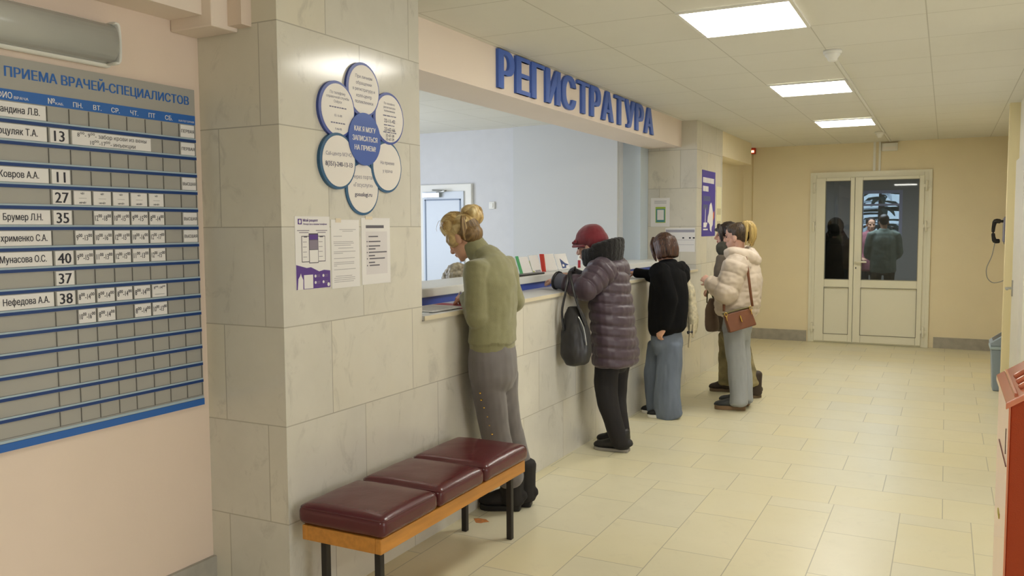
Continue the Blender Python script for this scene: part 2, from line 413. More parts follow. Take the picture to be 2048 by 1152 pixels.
for (a, b, px0, px1) in ((DX0+.045, -1.075, -1.43, -1.128), (-1.07, DX1-.045, -.975, -.317)):
    lm = MB(); y0, y1 = YE-.055, YE+.005
    lm.box(a, px0, y0, y1, .02, DZ-.045); lm.box(px1, b, y0, y1, .02, DZ-.045)
    lm.box(px0, px1, y0, y1, 2.145, DZ-.045); lm.box(px0, px1, y0, y1, .745, .855); lm.box(px0, px1, y0, y1, .02, .125)
    lv = lm.build('leaf', M_UPVC, gd, bevel=.006)
    MB().box(px0-.004, px1+.004, YE-.028, YE-.022, .85, 2.15).build('pane', gl, lv)
    pm = MB(); pm.box(px0, px1, YE-.035, YE-.01, .12, .75); pm.build('lower_panel', M_UPVC, lv)
    gk = MB(); frame(gk, px0-.006, px1+.006, .119, .751, .008, YE-.058, YE-.05); frame(gk, px0-.006, px1+.006, .849, 2.151, .008, YE-.058, YE-.05)
    gk.build('gasket', mat('gasket_grey', '#8f8c7c', .6), lv)
for x in (DX0+.02, DX1-.02):
    for z in (.2, 1.55, 2.06):
        hg = MB(); hg.tube([(x, YE-.06, z-.06), (x, YE-.06, z+.06)], [.013, .013], n=10); hg.box(x-.04, x+.04, YE-.062, YE-.05, z-.02, z+.02); hg.build('hinge', M_UPVC, gd)
hm = MB(); hm.box(-1.062, -1.022, YE-.07, YE-.05, .98, 1.16); hm.tube([(-1.042, YE-.06, 1.09), (-1.042, YE-.11, 1.09), (-1.0, YE-.115, 1.09), (-.915, YE-.115, 1.087)], [.011]*4, n=10)
hm.build('door_handle', M_UPVC, gd)
MB().box(-1.046, -1.036, YE-.073, YE-.069, .995, 1.02).build('keyhole', M_BLACK, gd)
for zz in ('',):
    sm = MB().box(-1.63, -1.598, YE-.035, YE, 0, 2.265).box(-.212, -.17, YE-.035, YE, 0, 2.265).box(-1.598, -.212, YE-.035, YE, DZ-.004, 2.265)
    struct(sm, 'trim_door', M_UPVC)

# vestibule beyond the glazed door, with a window in its far wall
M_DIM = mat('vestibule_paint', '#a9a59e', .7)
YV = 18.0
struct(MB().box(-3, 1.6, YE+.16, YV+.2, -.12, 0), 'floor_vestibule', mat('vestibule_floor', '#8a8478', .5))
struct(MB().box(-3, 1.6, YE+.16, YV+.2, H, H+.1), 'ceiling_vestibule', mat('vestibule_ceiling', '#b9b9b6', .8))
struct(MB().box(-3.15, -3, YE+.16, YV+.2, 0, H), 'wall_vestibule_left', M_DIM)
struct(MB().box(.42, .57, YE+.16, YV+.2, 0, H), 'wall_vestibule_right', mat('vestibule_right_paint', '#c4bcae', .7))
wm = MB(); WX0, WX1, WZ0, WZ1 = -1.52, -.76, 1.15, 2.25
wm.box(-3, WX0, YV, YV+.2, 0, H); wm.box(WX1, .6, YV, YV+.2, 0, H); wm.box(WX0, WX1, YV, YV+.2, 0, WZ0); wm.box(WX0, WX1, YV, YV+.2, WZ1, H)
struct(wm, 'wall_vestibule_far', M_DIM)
wf = MB(); frame(wf, WX0, WX1, WZ0, WZ1, .06, YV+.02, YV+.09); wf.box(WX0+.06, WX1-.06, YV+.02, YV+.09, 1.95, 1.99)
win = struct(wf, 'window_1', mat('window_frame_lilac', '#b9b6cc', .5))
MB().box(WX0+.03, WX1-.03, YV+.05, YV+.056, WZ0+.03, WZ1-.03).build('pane', gl, win)
# snowy fir outside the vestibule window
tr_ = thing('fir_tree', 'snowy dark fir tree seen through the far window behind the glazed door', 'tree', (-1.35, 21.5, 0))
MB().tube([(-1.35, 21.5, -.3), (-1.35, 21.5, 4.2)], [.12, .03], n=10).build('trunk', mat('bark', '#3d332c', .9), tr_)
fol = MB(); rr = random.Random(3)
for i in range(130):
    z = .5+3.4*rr.random(); L = (4.4-z)*.42*(.7+.5*rr.random()); a = rr.random()*2*PI
    fol.tube([(-1.35, 21.5, z), (-1.35+L*.6*math.cos(a), 21.5+L*.6*math.sin(a), z-.02), (-1.35+L*math.cos(a), 21.5+L*math.sin(a), z-.18)], [.02, (.07, .03), .012], n=6, sub=2, mi=0 if rr.random() < .7 else 1, side=(math.sin(a), -math.cos(a), 0))
fol.build('foliage', [mat('fir_green', '#27332b', .9), mat('snow', '#e9eef5', .8)], tr_)

# ------------------------------------------------------------------ reception counter
M_LEDGE = mat('ledge_laminate', '#cfcfcd', .35, var=.03)
rc = thing('reception_counter', 'long marble faced reception counter with a grey ledge and white upper shelf', 'counter', (XA-.2, 6, 0))
MB().box(-2.6, XA, Y1, Y2, 0, 1.098).build('base', M_MARBLE, rc)
lm = MB(); lm.box(-2.585, XA+.012, Y1, Y2+.02, 1.099, 1.125); lm.build('ledge', M_LEDGE, rc, bevel=.008)
MB().box(XA+.0122, XA+.016, Y1, Y2+.02, 1.101, 1.123).build('ledge_edge', mat('ledge_edge_beige', '#d8cdb2', .5), rc, label='beige ledge edge strip')
MB().box(-2.61, -2.575, Y1, Y2, 1.125, 1.170).build('riser', mat('riser_blue', '#3f57b0', .4), rc, label='blue strip under the upper shelf')
MB().box(-2.96, -2.555, Y1, Y2, 1.170, 1.220).build('upper_shelf', mat('shelf_white', '#e3e4e0', .35), rc, bevel=.006, label='white upper shelf')

# ------------------------------------------------------------------ raised letters over the counter
sg = thing('reception_sign', 'big blue raised letters РЕГИСТРАТУРА on the beam over the counter', 'sign', (XF, 6.1, 2.39))
word = 'РЕГИСТРАТУРА'
BOLD = .055
adv = [text_geo(ch)[2]+2*BOLD for ch in word]
gap = .07; kx = (7.590-4.55)/(sum(adv)+gap*(len(word)-1)); kz = .232/.73
yy = 4.55
for ch, wd in zip(word, adv):
    V, F, loops = glyph_fill(ch, 4); used = {i for f in F for i in f}; x0 = min(V[i][0] for i in used); m = MB()
    for j in range(5):
        dx = BOLD+(-BOLD+BOLD*j/2); xf = XF+.02-.0004*abs(j-2)
        Q = lambda v, x: (x, yy+(v[0]-x0+dx)*kx, 2.398+v[1]*kz)
        m.add([Q(v, xf) for v in V], F)
        for pl in loops:
            n_ = len(pl); m.add([Q(v, XF+.0005) for v in pl]+[Q(v, xf) for v in pl], [(i, (i+1) % n_, n_+(i+1) % n_, n_+i) for i in range(n_)])
    m.build('letter', M_BLUEL, sg)
    yy += (wd+gap)*kx

# ------------------------------------------------------------------ lamps in the ceiling
M_LED = mat('led_diffuser', (1, .965, .88, 1), .5, emit=PANEL_E)
def ceiling_light(x, y, label):
    t = thing('ceiling_light', label, 'ceiling light', (x+.285, y+.31, H-.015), 'square led panels in the ceiling')
    f = MB(); w2 = .018; z0, z1 = H-.014, H-.002
    f.box(x, x+w2, y, y+.62, z0, z1); f.box(x+.57-w2, x+.57, y, y+.62, z0, z1); f.box(x+w2, x+.57-w2, y, y+w2, z0, z1); f.box(x+w2, x+.57-w2, y+.62-w2, y+.62, z0, z1)
    f.build('frame', M_WHITEP, t)
    MB().box(x+w2, x+.57-w2, y+w2, y+.62-w2, H-.011, H-.004).build('diffuser', M_LED, t)
    return t
ceiling_light(-1.25, 4.25, 'nearest and largest glowing square ceiling panel, in front of the reception sign')
ceiling_light(-1.25, 6.73, 'middle one of the row of glowing square ceiling panels, by the smoke detector')
ceiling_light(-1.25, 9.22, 'farthest glowing square ceiling panel, nearest to the glazed door')
for x, y in ((-1.25, -.72), (2.2, 1.77)):
    ceiling_light(x, y, 'square ceiling panel over the entrance lobby behind the viewer')
def smoke_detector(x, y, label, s=1):
    t = thing('smoke_detector', label, 'smoke detector', (x, y, H))
    MB().tube([(x, y, H), (x, y, H-.02*s)], [.055*s, .055*s], n=20, sub=1, cap=False).build('base', M_WHITEP, t)
    MB().tube([(x, y, H-.019*s), (x, y, H-.03*s), (x, y, H-.05*s)], [.046*s, .046*s, .03*s], n=20, sub=1).build('sensor_head', M_WHITEP, t)
smoke_detector(-.655, 5.64, 'round white smoke detector on the ceiling between the first two light panels')
smoke_detector(-.71, 10.7, 'small round smoke detector on the ceiling close to the glazed door')
cb = MB(); cb.box(-.672, -.655, 5.70, 10.64, H-.010, H-.001); cb.box(-.672, -.655, 10.76, 11.9, H-.010, H-.001)
tag(cb.build('cable_duct', M_WHITEP), 'thin white cable duct along the ceiling from the smoke detector', 'cable duct')
cb = MB(); cb.box(-.865, -.835, YE-.02, YE, 2.268, H-.002); cb.box(-.80, -.775, YE-.02, YE, 2.268, H-.002)
tag(cb.build('cable_conduit', M_WHITEP), 'pair of short white cable conduits on the wall above the glazed door', 'cable conduit')
ex = thing('emergency_lamp', 'small white emergency lamp box high on the wall above the glazed door', 'emergency lamp', (-.67, YE-.03, 2.51))
MB().box(-.765, -.578, YE-.05, YE, 2.515, 2.615).build('body', M_WHITEP, ex, bevel=.006)
MB().box(-.755, -.59, YE-.054, YE-.049, 2.527, 2.568).build('lens', mat('lamp_lens', '#f7f1e8', .2), ex)
al = thing('alarm_lamp', 'small red lit alarm lamp high in the corner of the end wall', 'alarm lamp', (-2.39, YE-.03, 2.55))
MB().box(-2.43, -2.355, YE-.045, YE, 2.55, 2.635).build('housing', mat('alarm_red', '#c2492f', .4), al, bevel=.008)
MB().box(-2.412, -2.375, YE-.052, YE-.044, 2.57, 2.60).build('lens', mat('alarm_glow', (1, .45, .25, 1), .3, emit=3), al)
MB().box(-2.40, -2.388, YE-.012, YE, .16, 2.55).build('cable', mat('cable_cream', '#dcc99b', .6), al)

# fluorescent wall lamp over the board
wl = thing('wall_lamp', 'long unlit wall lamp with a translucent grey cover above the schedule board', 'lamp', (XW, 1.4, 2.14))
bb = MB(); bb.box(XW, XW+.03, .85, 2.075, 2.128, 2.285); bb.build('base', M_WHITEP, wl, bevel=.012)
cv = MB(); prof = []
for i in range(13):
    a = -PI/2 + PI*i/12; prof.append((XW+.024+.075*max(0, math.cos(a))**.6, 2.207+.068*math.sin(a)))
cv.prism([(p[0], p[1]) for p in prof], 'y', .875, 2.052, 0, True)
cv.build('cover', mat('frosted_cover', '#b9bab4', .22, var=.04, vscale=3), wl)
MB().tube([(XW+.055, 2.052, 2.139), (XW+.055, 2.068, 2.145), (XW+.055, 2.072, 2.207), (XW+.055, 2.068, 2.270), (XW+.055, 2.052, 2.276)], [(.03, .006)]*5, n=8, side=(1, 0, 0)).build('end_cap', M_WHITEP, wl)
# ------------------------------------------------------------------ schedule board
YV_, ZV = Vector((0, 1, 0)), Vector((0, 0, 1)); XV = Vector((1, 0, 0))
SX = XW+.014
sb = thing('schedule_board', 'large grey and blue schedule board with slots and printed cards on the pink wall', 'notice board', (XW, 1.75, .84))
M_BOARD = mat('board_grey', '#a6a49d', .45, var=.03, vscale=3)
M_BBLUE = mat('board_blue', '#2a66b4', .4); M_BNAVY = mat('board_navy', '#123a78', .4)
M_CELL = mat('cell_grey', '#a9a79f', .5); M_LINE = mat('cell_line', '#6e6c68', .6)
YB0, YB1 = .95, 2.455
p = MB(); p.box(XW, SX, YB0, YB1, .842, 2.106); p.build('panel', M_BOARD, sb)
tt = MB(); tt.text('ПРИЕМА ВРАЧЕЙ-СПЕЦИАЛИСТОВ', (SX, 1.690, 2.043), YV_, ZV, .033, .735, bold=.03); tt.build('title_lettering', M_BBLUE, sb)
hb = MB(); hb.box(SX, SX+.002, YB0, YB1-.002, 1.967, 2.003, 0)
ROW0, RH = 1.967, (1.967-.868)/16
for s, y, cap, wd in (('ФИО', 1.660, .020, .050), ('ВРАЧА', 1.716, .009, .048), ('№', 1.832, .019, None), ('КАБ.', 1.858, .008, .03), ('ПН.', 1.923, .017, None), ('ВТ.', 2.000, .017, None), ('СР.', 2.072, .017, None),
                      ('ЧТ.', 2.152, .017, None), ('ПТ', 2.232, .017, None), ('СБ.', 2.307, .017, None), ('КАТЕГОРИЯ', 2.372, .007, .074)):
    hb.text(s, (SX+.002, y, 1.974), YV_, ZV, cap, wd, mi=1, bold=.012)
hb.build('header_strip', [M_BBLUE, M_PAPER], sb)
bt = MB(); bt.box(SX, SX+.004, YB0, YB1, .842, .868); bt.build('bottom_strip', M_BBLUE, sb)
cols = [1.828, 1.908, 1.983, 2.062, 2.137, 2.217, 2.292, 2.373, 2.449]
M_RAILHI = mat('rail_pale', '#a9bcc6', .4)
for r in range(16):
    z = ROW0 - RH*r; zb = z-RH
    rl = MB(); rl.box(SX, SX+.006, YB0, YB1-.004, zb-.001, zb+.0095, 0); rl.box(SX, SX+.005, YB0, YB1-.004, zb+.0095, zb+.0155, 1)
    if r < 15: rl.build('rail', [M_BNAVY, M_RAILHI], sb)
    else: MB().box(SX, SX+.005, YB0, YB1-.004, zb+.0015, zb+.0105, 0).build('rail', [M_RAILHI], sb)
g = MB()
for r in range(16):
    z = ROW0-RH*r-.003; zb = z-RH+.018
    for c in cols:
        if not (r == 1 and 1.95 < c < 2.23): g.box(SX, SX+.0035, c-.0022, c-.0002, zb, z, 0)
    e0 = YB0
    for c in cols:
        g.box(SX, SX+.001, e0+.003, c-.004, zb, zb+.0015, 0); e0 = c
g.build('slot_dividers', M_LINE, sb)
def card(y0, y1, r, lines, capk=.5, mi_ink=1, bold=0, name='card'):
    z1 = ROW0-RH*r-.004; z0 = z1-RH+.021
    m = MB(); m.box(SX, SX+.0025, y0, y1, z0, z1, 0)
    hgt = (z1-z0)/len(lines)
    for i, s in enumerate(lines):
        if not s: continue
        cap = hgt*capk; vs, fs, wd = text_geo(s, bold); k = cap/.73; W = min(wd*k, (y1-y0)*.92)
        zz = z1-hgt*(i+.5)-cap/2
        m.text(s, (SX+.0025, (y0+y1)/2, zz), YV_, ZV, cap, W, mi=1, align='C', bold=bold, lift=.0006)
    m.build(name, [M_PAPER, M_INK], sb)
names = {0: 'ландина Л.В.', 1: 'роцуляк Т.А.', 3: 'Ковров А.А.', 5: 'Брумер Л.Н.', 6: 'хрименко С.А.', 7: 'Мунасова О.С.', 9: 'Нефедова А.А.'}
ends = {0: 1.800, 1: 1.790, 3: 1.788, 5: 1.795, 6: 1.808, 7: 1.802, 9: 1.806}
for r, s in names.items():
    z1 = ROW0-RH*r-.004; z0 = z1-RH+.021
    m = MB(); m.box(SX, SX+.0025, 1.30, 1.822, z0, z1, 0)
    vs, fs, wd = text_geo(s, .01); cap = .0225; W = .0121*len(s)
    m.text(s, (SX+.0025, ends[r]-W, z0+.014), YV_, ZV, cap, W, mi=1, bold=.01)
    m.build('name_card', [M_PAPER, M_INK], sb)
for r, s in {1: '13', 3: '11', 4: '27', 5: '35', 7: '40', 8: '37', 9: '38'}.items(): card(1.834, 1.900, r, [s], .78, bold=.02, name='number_card')
card(1.914, 2.237, 1, ['8⁰⁰- 9⁰⁰- забор крови из вены', '10⁰⁰-17⁰⁰- инъекции'], .62, name='hours_card')
def hours(r, *hs):
    for i, s in enumerate(hs):
        if s: card(cols[1+i]+.004, cols[2+i]-.006, r, s if isinstance(s, list) else [s], .42 if not isinstance(s, list) else .45, bold=.006, name='hours_card')
fr_ = ['8⁰⁰-14⁰⁰', '———', 'чётные']
hours(4, *[['чёт', '———', 'нечёт']]*5)
hours(5, None, '12⁰⁰-18⁰⁰', '10⁰⁰-15⁰⁰', '9⁰⁰-15⁰⁰', '8⁰⁰-14⁰⁰')
hours(6, '9⁰⁰-13⁰⁰', '10⁰⁰-16⁰⁰', '12⁰⁰-15⁰⁰', '10⁰⁰-16⁰⁰', '12⁰⁰-17⁰⁰')
hours(7, '9⁰⁰-15⁰⁰', '11⁰⁰-13⁰⁰', '12⁰⁰-15⁰⁰', '11⁰⁰-13⁰⁰', '12⁰⁰-15⁰⁰')
hours(9, '8⁰⁰-14⁰⁰', '8⁰⁰-14⁰⁰', '8⁰⁰-14⁰⁰', '8⁰⁰-14⁰⁰', ['8⁰⁰-14⁰⁰', '———'])
hours(10, '10⁰⁰-16⁰⁰', '8⁰⁰-14⁰⁰', None, '8⁰⁰-14⁰⁰', '10⁰⁰-13⁰⁰')
for r, s in {0: 'ПЕРВАЯ', 1: 'ПЕРВАЯ', 3: 'ВЫСШАЯ', 5: 'ВЫСШАЯ', 6: 'ВЫСШАЯ'}.items(): card(2.379, 2.447, r, [s], .26, bold=.01, name='category_card')

# ------------------------------------------------------------------ flower shaped notice on the near pillar
fl = thing('flower_notice', 'flower shaped notice of six white discs round a blue one on the near marble pillar', 'notice', (XA, 3.0, 1.94))
M_RIM = mat('petal_rim', '#3c4f9e', .35); M_RIM2 = mat('petal_rim_teal', '#2f5f86', .35); M_DISC = mat('petal_white', '#ece6e0', .4); M_TXT = mat('petal_text', '#6d6c86', .5); M_TXTB = mat('petal_text_dark', '#4a4a66', .5)
def disc(mb, y, z, r, x0, x1, mi, n=48): mb.prism([(y+r*math.cos(2*PI*i/n), z+r*math.sin(2*PI*i/n)) for i in range(n)], 'x', x0, x1, mi)
petals = [((2.999, 1.728), [('Через портал', .05, .017, 0), ('«Госуслуги»', .015, .017, 0), ('gosuslugi.ru', -.025, .019, 1)], M_RIM2),
          ((3.178, 1.832), [('На приеме', .018, .015, 0), ('у врача', -.018, .015, 0)], M_RIM2),
          ((3.198, 2.050), [('По телефону', .067, .010, 0), ('регистратуры', .050, .010, 0), ('поликлиники', .034, .010, 0), ('22-11-42', -.010, .017, 1), ('23-62-66', -.048, .017, 1), ('', 0, .01, 0), ('22-67-28', -.075, .013, 1), ('22-67-29', -.092, .013, 1)], M_RIM),
          ((3.008, 2.152), [('При личном', .055, .015, 0), ('обращении', .028, .015, 0), ('в регистратуру и', .001, .014, 0), ('колл-центр', -.026, .015, 0), ('поликлиники', -.052, .015, 0)], M_RIM),
          ((2.826, 2.047), [('По телефону', .068, .012, 0), ('справочной службы', .050, .011, 0), ('Озёрск', .032, .011, 0), ('02-16-88', -.025, .010, 0), ('9-46-98', -.08, .010, 0)], M_RIM),
          ((2.824, 1.834), [('Call-центр МЗЧО', .03, .016, 0), ('8(351)-240-13-13', -.012, .020, 1)], M_RIM2)]
for i, ((y, z), lines, rim) in enumerate(petals):
    x0 = XA+.002+i*.002; m = MB(); disc(m, y, z, .117, XA+.0005, x0+.0035, 0); disc(m, y+.005, z, .106, x0+.0034, x0+.0042, 1)
    for s, dz, cap, b in lines:
        if not s: continue
        vs, fs, wd = text_geo(s, .02*b); W = min(wd*cap/.73, 1.7*math.sqrt(max(.0001, .104**2-dz*dz)))
        m.text(s, (x0+.0042, y+.005, z+dz-cap/2), YV_, ZV, cap, W, mi=3 if b else 2, align='C', bold=.02*b, lift=.0004)
    for dz, half in {2: ((.012, .05), (-.030, .045), (-.062, .05)), 4: ((.008, .055), (-.056, .048))}.get(i, ()):      # lines too small to read
        yy_ = -half; rr = random.Random(i)
        while yy_ < half-.01: w_ = rr.uniform(.008, .026); m.box(x0+.0042, x0+.0046, y+.005+yy_, y+.005+min(half, yy_+w_), z+dz-.0025, z+dz+.0025, 2); yy_ += w_+.004
    m.build('petal', [rim, M_DISC, M_TXT, M_TXTB], fl)
m = MB(); disc(m, 3.005, 1.940, .113, XA+.002, XA+.020, 0)
for s, dz, cap in (('КАК Я МОГУ', .040, .022), ('ЗАПИСАТЬСЯ', 0.0, .022), ('НА ПРИЕМ?', -.04, .022)):
    m.text(s, (XA+.020, 3.005, 1.942+dz-cap/2), YV_, ZV, cap, .175 if 'З' in s else .15, mi=1, align='C', bold=.03, lift=.0005)
m.build('centre_disc', [mat('flower_blue', '#3f5fb0', .35), M_PAPER], fl)

# ------------------------------------------------------------------ sheets taped to the pillars
def sheet(name, label, y0, y1, z0, z1, x=XA, draw=None, mats=(), loc=None):
    m = MB(); m.box(x, x+.002, y0, y1, z0, z1, 0)
    if draw: draw(m, x+.002)
    o = m.build(name, [M_PAPER, *mats]); return tag(o, label, 'poster' if 'poster' in name else 'notice')
M_PURPLE = mat('poster_purple', '#5b3a8e', .45); M_LILAC = mat('screen_lilac', '#8a8090', .4); M_PLINE = mat('phone_outline', '#4c4955', .4)
def q(m, x, y0, y1, z0, z1, mi, l=.0004): m.box(x, x+l, y0, y1, z0, z1, mi)
def d1(m, x):
    q(m, x, 2.583, 2.606, 1.571, 1.593, 1); m.prism([(2.5945+.006*math.cos(a), 1.582+.008*math.sin(a)) for a in [2*PI*i/16 for i in range(16)]], 'x', x, x+.0008, 0)
    m.text('Мой рецепт', (x, 2.613, 1.582), YV_, ZV, .011, .09, mi=1, bold=.02)
    m.text('Лекарства в вашем телефоне', (x, 2.613, 1.569), YV_, ZV, .007, .145, mi=1, bold=.01)
    for (a, b, z) in ((2.578, 2.65, 1.545), (2.59, 2.645, 1.537), (2.69, 2.76, 1.545), (2.70, 2.75, 1.537)): q(m, x, a, b, z, z+.003, 3)
    for (a, b, z0, z1) in ((2.602, 2.650, 1.420, 1.525), (2.697, 2.746, 1.420, 1.525)):
        q(m, x, a, b, z0, z1, 2); q(m, x+.0003, a+.003, b-.003, z0+.003, z1-.003, 0); q(m, x+.0005, a+.014, b-.014, z1-.006, z1-.001, 2)
        for k in range(4): q(m, x+.0007, a+.008, b-.018, z0+.02+.02*k, z0+.022+.02*k, 3)
    q(m, x+.0006, 2.645, 2.702, 1.415, 1.535, 2); q(m, x+.001, 2.648, 2.699, 1.418, 1.468, 0); q(m, x+.001, 2.648, 2.699, 1.470, 1.508, 3); q(m, x+.001, 2.648, 2.699, 1.51, 1.53, 1)
    m.prism([(2.568, 1.312), (2.774, 1.312), (2.774, 1.381), (2.735, 1.385), (2.705, 1.380), (2.655, 1.399), (2.63, 1.397), (2.568, 1.411)], 'x', x, x+.0004, 1)
    q(m, x+.0004, 2.612, 2.666, 1.314, 1.369, 0)
    m.prism([(2.574, 1.312), (2.606, 1.312), (2.607, 1.35), (2.598, 1.365), (2.594, 1.376), (2.589, 1.366), (2.579, 1.355)], 'x', x+.0004, x+.0008, 0)
    for (yy, zz) in ((2.681, 1.336), (2.681, 1.362), (2.73, 1.336), (2.73, 1.362)):
        m.prism([(yy+.006*math.cos(a), zz+.006*math.sin(a)) for a in [2*PI*i/12 for i in range(12)]], 'x', x+.0004, x+.0008, 0)
        for k in range(2): q(m, x+.0005, yy+.010, yy+.028, zz+.002-.006*k, zz+.004-.006*k, 3)
    m.prism([(2.762+.008*math.cos(a), 1.324+.008*math.sin(a)) for a in [2*PI*i/12 for i in range(12)]], 'x', x+.0004, x+.0008, 0)
sheet('poster', 'white and purple poster with three phones, leftmost sheet under the flower notice', 2.566, 2.776, 1.311, 1.603, draw=d1, mats=(M_PURPLE, M_PLINE, M_LILAC))
def d2(m, x):
    rr = random.Random(5)
    for z, a, b in ((1.548, 2.84, 2.95), (1.541, 2.86, 2.93), (1.52, 2.80, 2.855), (1.497, 2.8, 2.93), (1.49, 2.8, 2.935), (1.482, 2.805, 2.915), (1.470, 2.83, 2.93), (1.455, 2.8, 2.945), (1.448, 2.8, 2.86), (1.427, 2.8, 2.94), (1.41, 2.8, 2.935), (1.403, 2.8, 2.935), (1.396, 2.8, 2.82), (1.38, 2.8, 2.945), (1.352, 2.81, 2.92), (1.344, 2.8, 2.94), (1.336, 2.8, 2.94), (1.328, 2.8, 2.93)):
        q(m, x, a, b, z, z+.0028, 1)
sheet('notice_sheet', 'plain white sheet of small grey print, middle one under the flower notice', 2.785, 2.974, 1.303, 1.591, draw=d2, mats=(mat('print_grey', '#b9b5b8', .6),))
def d3(m, x):
    q(m, x, 3.022, 3.155, 1.555, 1.568, 1); q(m, x, 3.022, 3.18, 1.35, 1.54, 2, .0002)
    for z, a, b in ((1.515, 3.04, 3.11), (1.493, 3.04, 3.128), (1.473, 3.04, 3.125), (1.460, 3.04, 3.09), (1.445, 3.04, 3.175), (1.43, 3.04, 3.085), (1.417, 3.045, 3.16), (1.40, 3.04, 3.085), (1.387, 3.045, 3.12)):
        q(m, x+.0002, a, b, z, z+.0055, 1)
        if b > 3.115: q(m, x+.0002, 3.026, 3.032, z, z+.0055, 1)
sheet('notice_sheet', 'white sheet with a dark heading bar and bold list, rightmost under the flower notice', 2.99, 3.203, 1.306, 1.600, draw=d3, mats=(mat('print_dark', '#65626b', .6), mat('sheet_inner', '#dfdadb', .6)))
for (y, z, w2, h2, lb) in ((2.815, 1.588, .035, .018, 'strip of shiny tape over the top edge of the middle sheet'), (3.02, 1.60, .05, .014, 'strip of shiny tape over the top corner of the rightmost sheet')):
    tag(MB().box(XA+.002, XA+.0032, y, y+w2, z-h2/2, z+h2/2).build('tape_strip', mat('clear_tape', '#e6d9c2', .08)), lb, 'tape')
# far pillar: papers on the side facing the camera (plane y = Y2) and on the corridor face
def sheet_y(label, x0, x1, z0, z1, draw, mats, name='notice_sheet'):
    m = MB(); y = Y2; m.box(x0, x1, y-.002, y, z0, z1, 0)
    draw(m, y-.002); return tag(m.build(name, [M_PAPER, *mats]), label, 'notice')
def e1(m, y):
    m.box(-2.70, -2.605, y-.0006, y, 1.575, 1.79, 1) if 0 else None
    m.box(-2.707, -2.600, y-.0004, y, 1.60, 1.765, 1); m.box(-2.700, -2.607, y-.0008, y, 1.607, 1.745, 2); m.box(-2.688, -2.618, y-.0012, y, 1.63, 1.735, 0)
    for k in range(3): m.box(-2.72, -2.59, y-.0004, y, 1.80+.012*k, 1.804+.012*k, 3)
sheet_y('white notice with a teal and green square frame on the far pillar above the counter', -2.758, -2.556, 1.56, 1.858, e1, (mat('lime_green', '#a6bf4a', .5), mat('teal_frame', '#4e8f93', .5), M_INKG))
def e2(m, y):
    m.box(-2.595, -2.292, y-.0004, y, 1.50, 1.528, 1)
    for x in (-2.52, -2.42, -2.35, -2.31): m.box(x, x+.02, y-.0004, y, 1.435, 1.45, 2)
    for z in (1.42, 1.37): m.box(-2.59, -2.295, y-.0004, y, z, z+.003, 1)
sheet_y('white table sheet with a grey heading on the far pillar behind the girl in black', -2.60, -2.288, 1.30, 1.545, e2, (mat('head_grey', '#a5a3b0', .5), M_INK))
def e3(m, x):
    for k, (a, b) in enumerate(((8.81, 9.30), (8.81, 9.04))):
        yy = a; z = 2.02-.09*k
        rr = random.Random(k)
        while yy < b-.03:
            wd = .03+.04*rr.random(); q(m, x, yy, min(yy+wd, b), z, z+.055, 1); yy += wd+.008
    for k in range(2): q(m, x, 8.82, 9.12-.1*k, 1.83-.09*k, 1.88-.09*k, 2)
    m.prism([(8.84, 1.60), (8.90, 1.60), (8.91, 1.73), (8.93, 1.76), (8.92, 1.60), (9.0, 1.60), (9.02, 1.66), (9.06, 1.70), (9.10, 1.79), (9.16, 1.82), (9.20, 1.78), (9.25, 1.70), (9.24, 1.58), (9.19, 1.55), (9.18, 1.50), (9.12, 1.52), (9.10, 1.58), (9.02, 1.61), (8.95, 1.55), (8.84, 1.55)], 'x', x, x+.0006, 1)
    m.prism([(9.24, 1.70), (9.30, 1.73), (9.30, 1.66), (9.25, 1.62)], 'x', x, x+.0006, 3)
    q(m, x, 8.83, 9.02, 1.52, 1.535, 1)
m = MB(); m.box(XA, XA+.003, 8.775, 9.34, 1.455, 2.15, 0); e3(m, XA+.003)
tag(m.build('poster', [mat('poster_violet', '#4c3fa0', .45), M_PAPER, mat('poster_shade', '#5a5f8a', .5), mat('poster_orange', '#d9744a', .5)]), 'tall violet poster with white figures on the corridor face of the far pillar', 'poster')
def e4(m, x):
    for r_ in range(2):
        for k in range(3): q(m, x, 9.44+.06*k, 9.48+.06*k, 1.55+.14*r_, 1.62+.14*r_, 1)
m = MB(); m.box(XA, XA+.002, 9.40, 9.64, 1.48, 2.0, 0); e4(m, XA+.002)
tag(m.build('notice_sheet', [mat('paper_cream', '#e2dcb8', .6), mat('print_tan', '#b6ab8e', .6)]), 'pale cream sheet right of the violet poster on the far pillar', 'notice')

# ------------------------------------------------------------------ things on the counter
ZS = 1.2205; XS = -2.72
def acrylic(name='acrylic'):
    if name in MATS: return MATS[name]
    a = bpy.data.materials.new(name); a.use_nodes = True; MATS[name] = a
    b = a.node_tree.nodes['Principled BSDF']; b.inputs['Base Color'].default_value = (.9, .95, .93, 1); b.inputs['Roughness'].default_value = .05
    b.inputs['Alpha'].default_value = .25
    return a
def stand(label, y0, y1, h, draw, mats, cat='brochure holder', name='brochure_holder'):
    t = thing(name, label, cat, (XS, (y0+y1)/2, ZS))
    m = MB(); m.box(XS-.05, XS+.05, y0, y1, ZS, ZS+.004); m.prism([(XS+.01, ZS+.004), (XS+.014, ZS+.004), (XS-.026, ZS+h), (XS-.03, ZS+h)], 'y', y0, y1)
    m.build('holder', acrylic(), t)
    p = MB(); draw(p); p.build('sheet', mats, t)
    return t
def leaf_(p, y0, y1, h, mi, off=.0):
    p.prism([(XS+.0145+off, ZS+.004), (XS+.0165+off, ZS+.004), (XS-.0235+off, ZS+h), (XS-.0255+off, ZS+h)], 'y', y0, y1, mi)
def f1(p): leaf_(p, 5.40, 5.445, .13, 1); leaf_(p, 5.447, 5.595, .12, 0, .001)
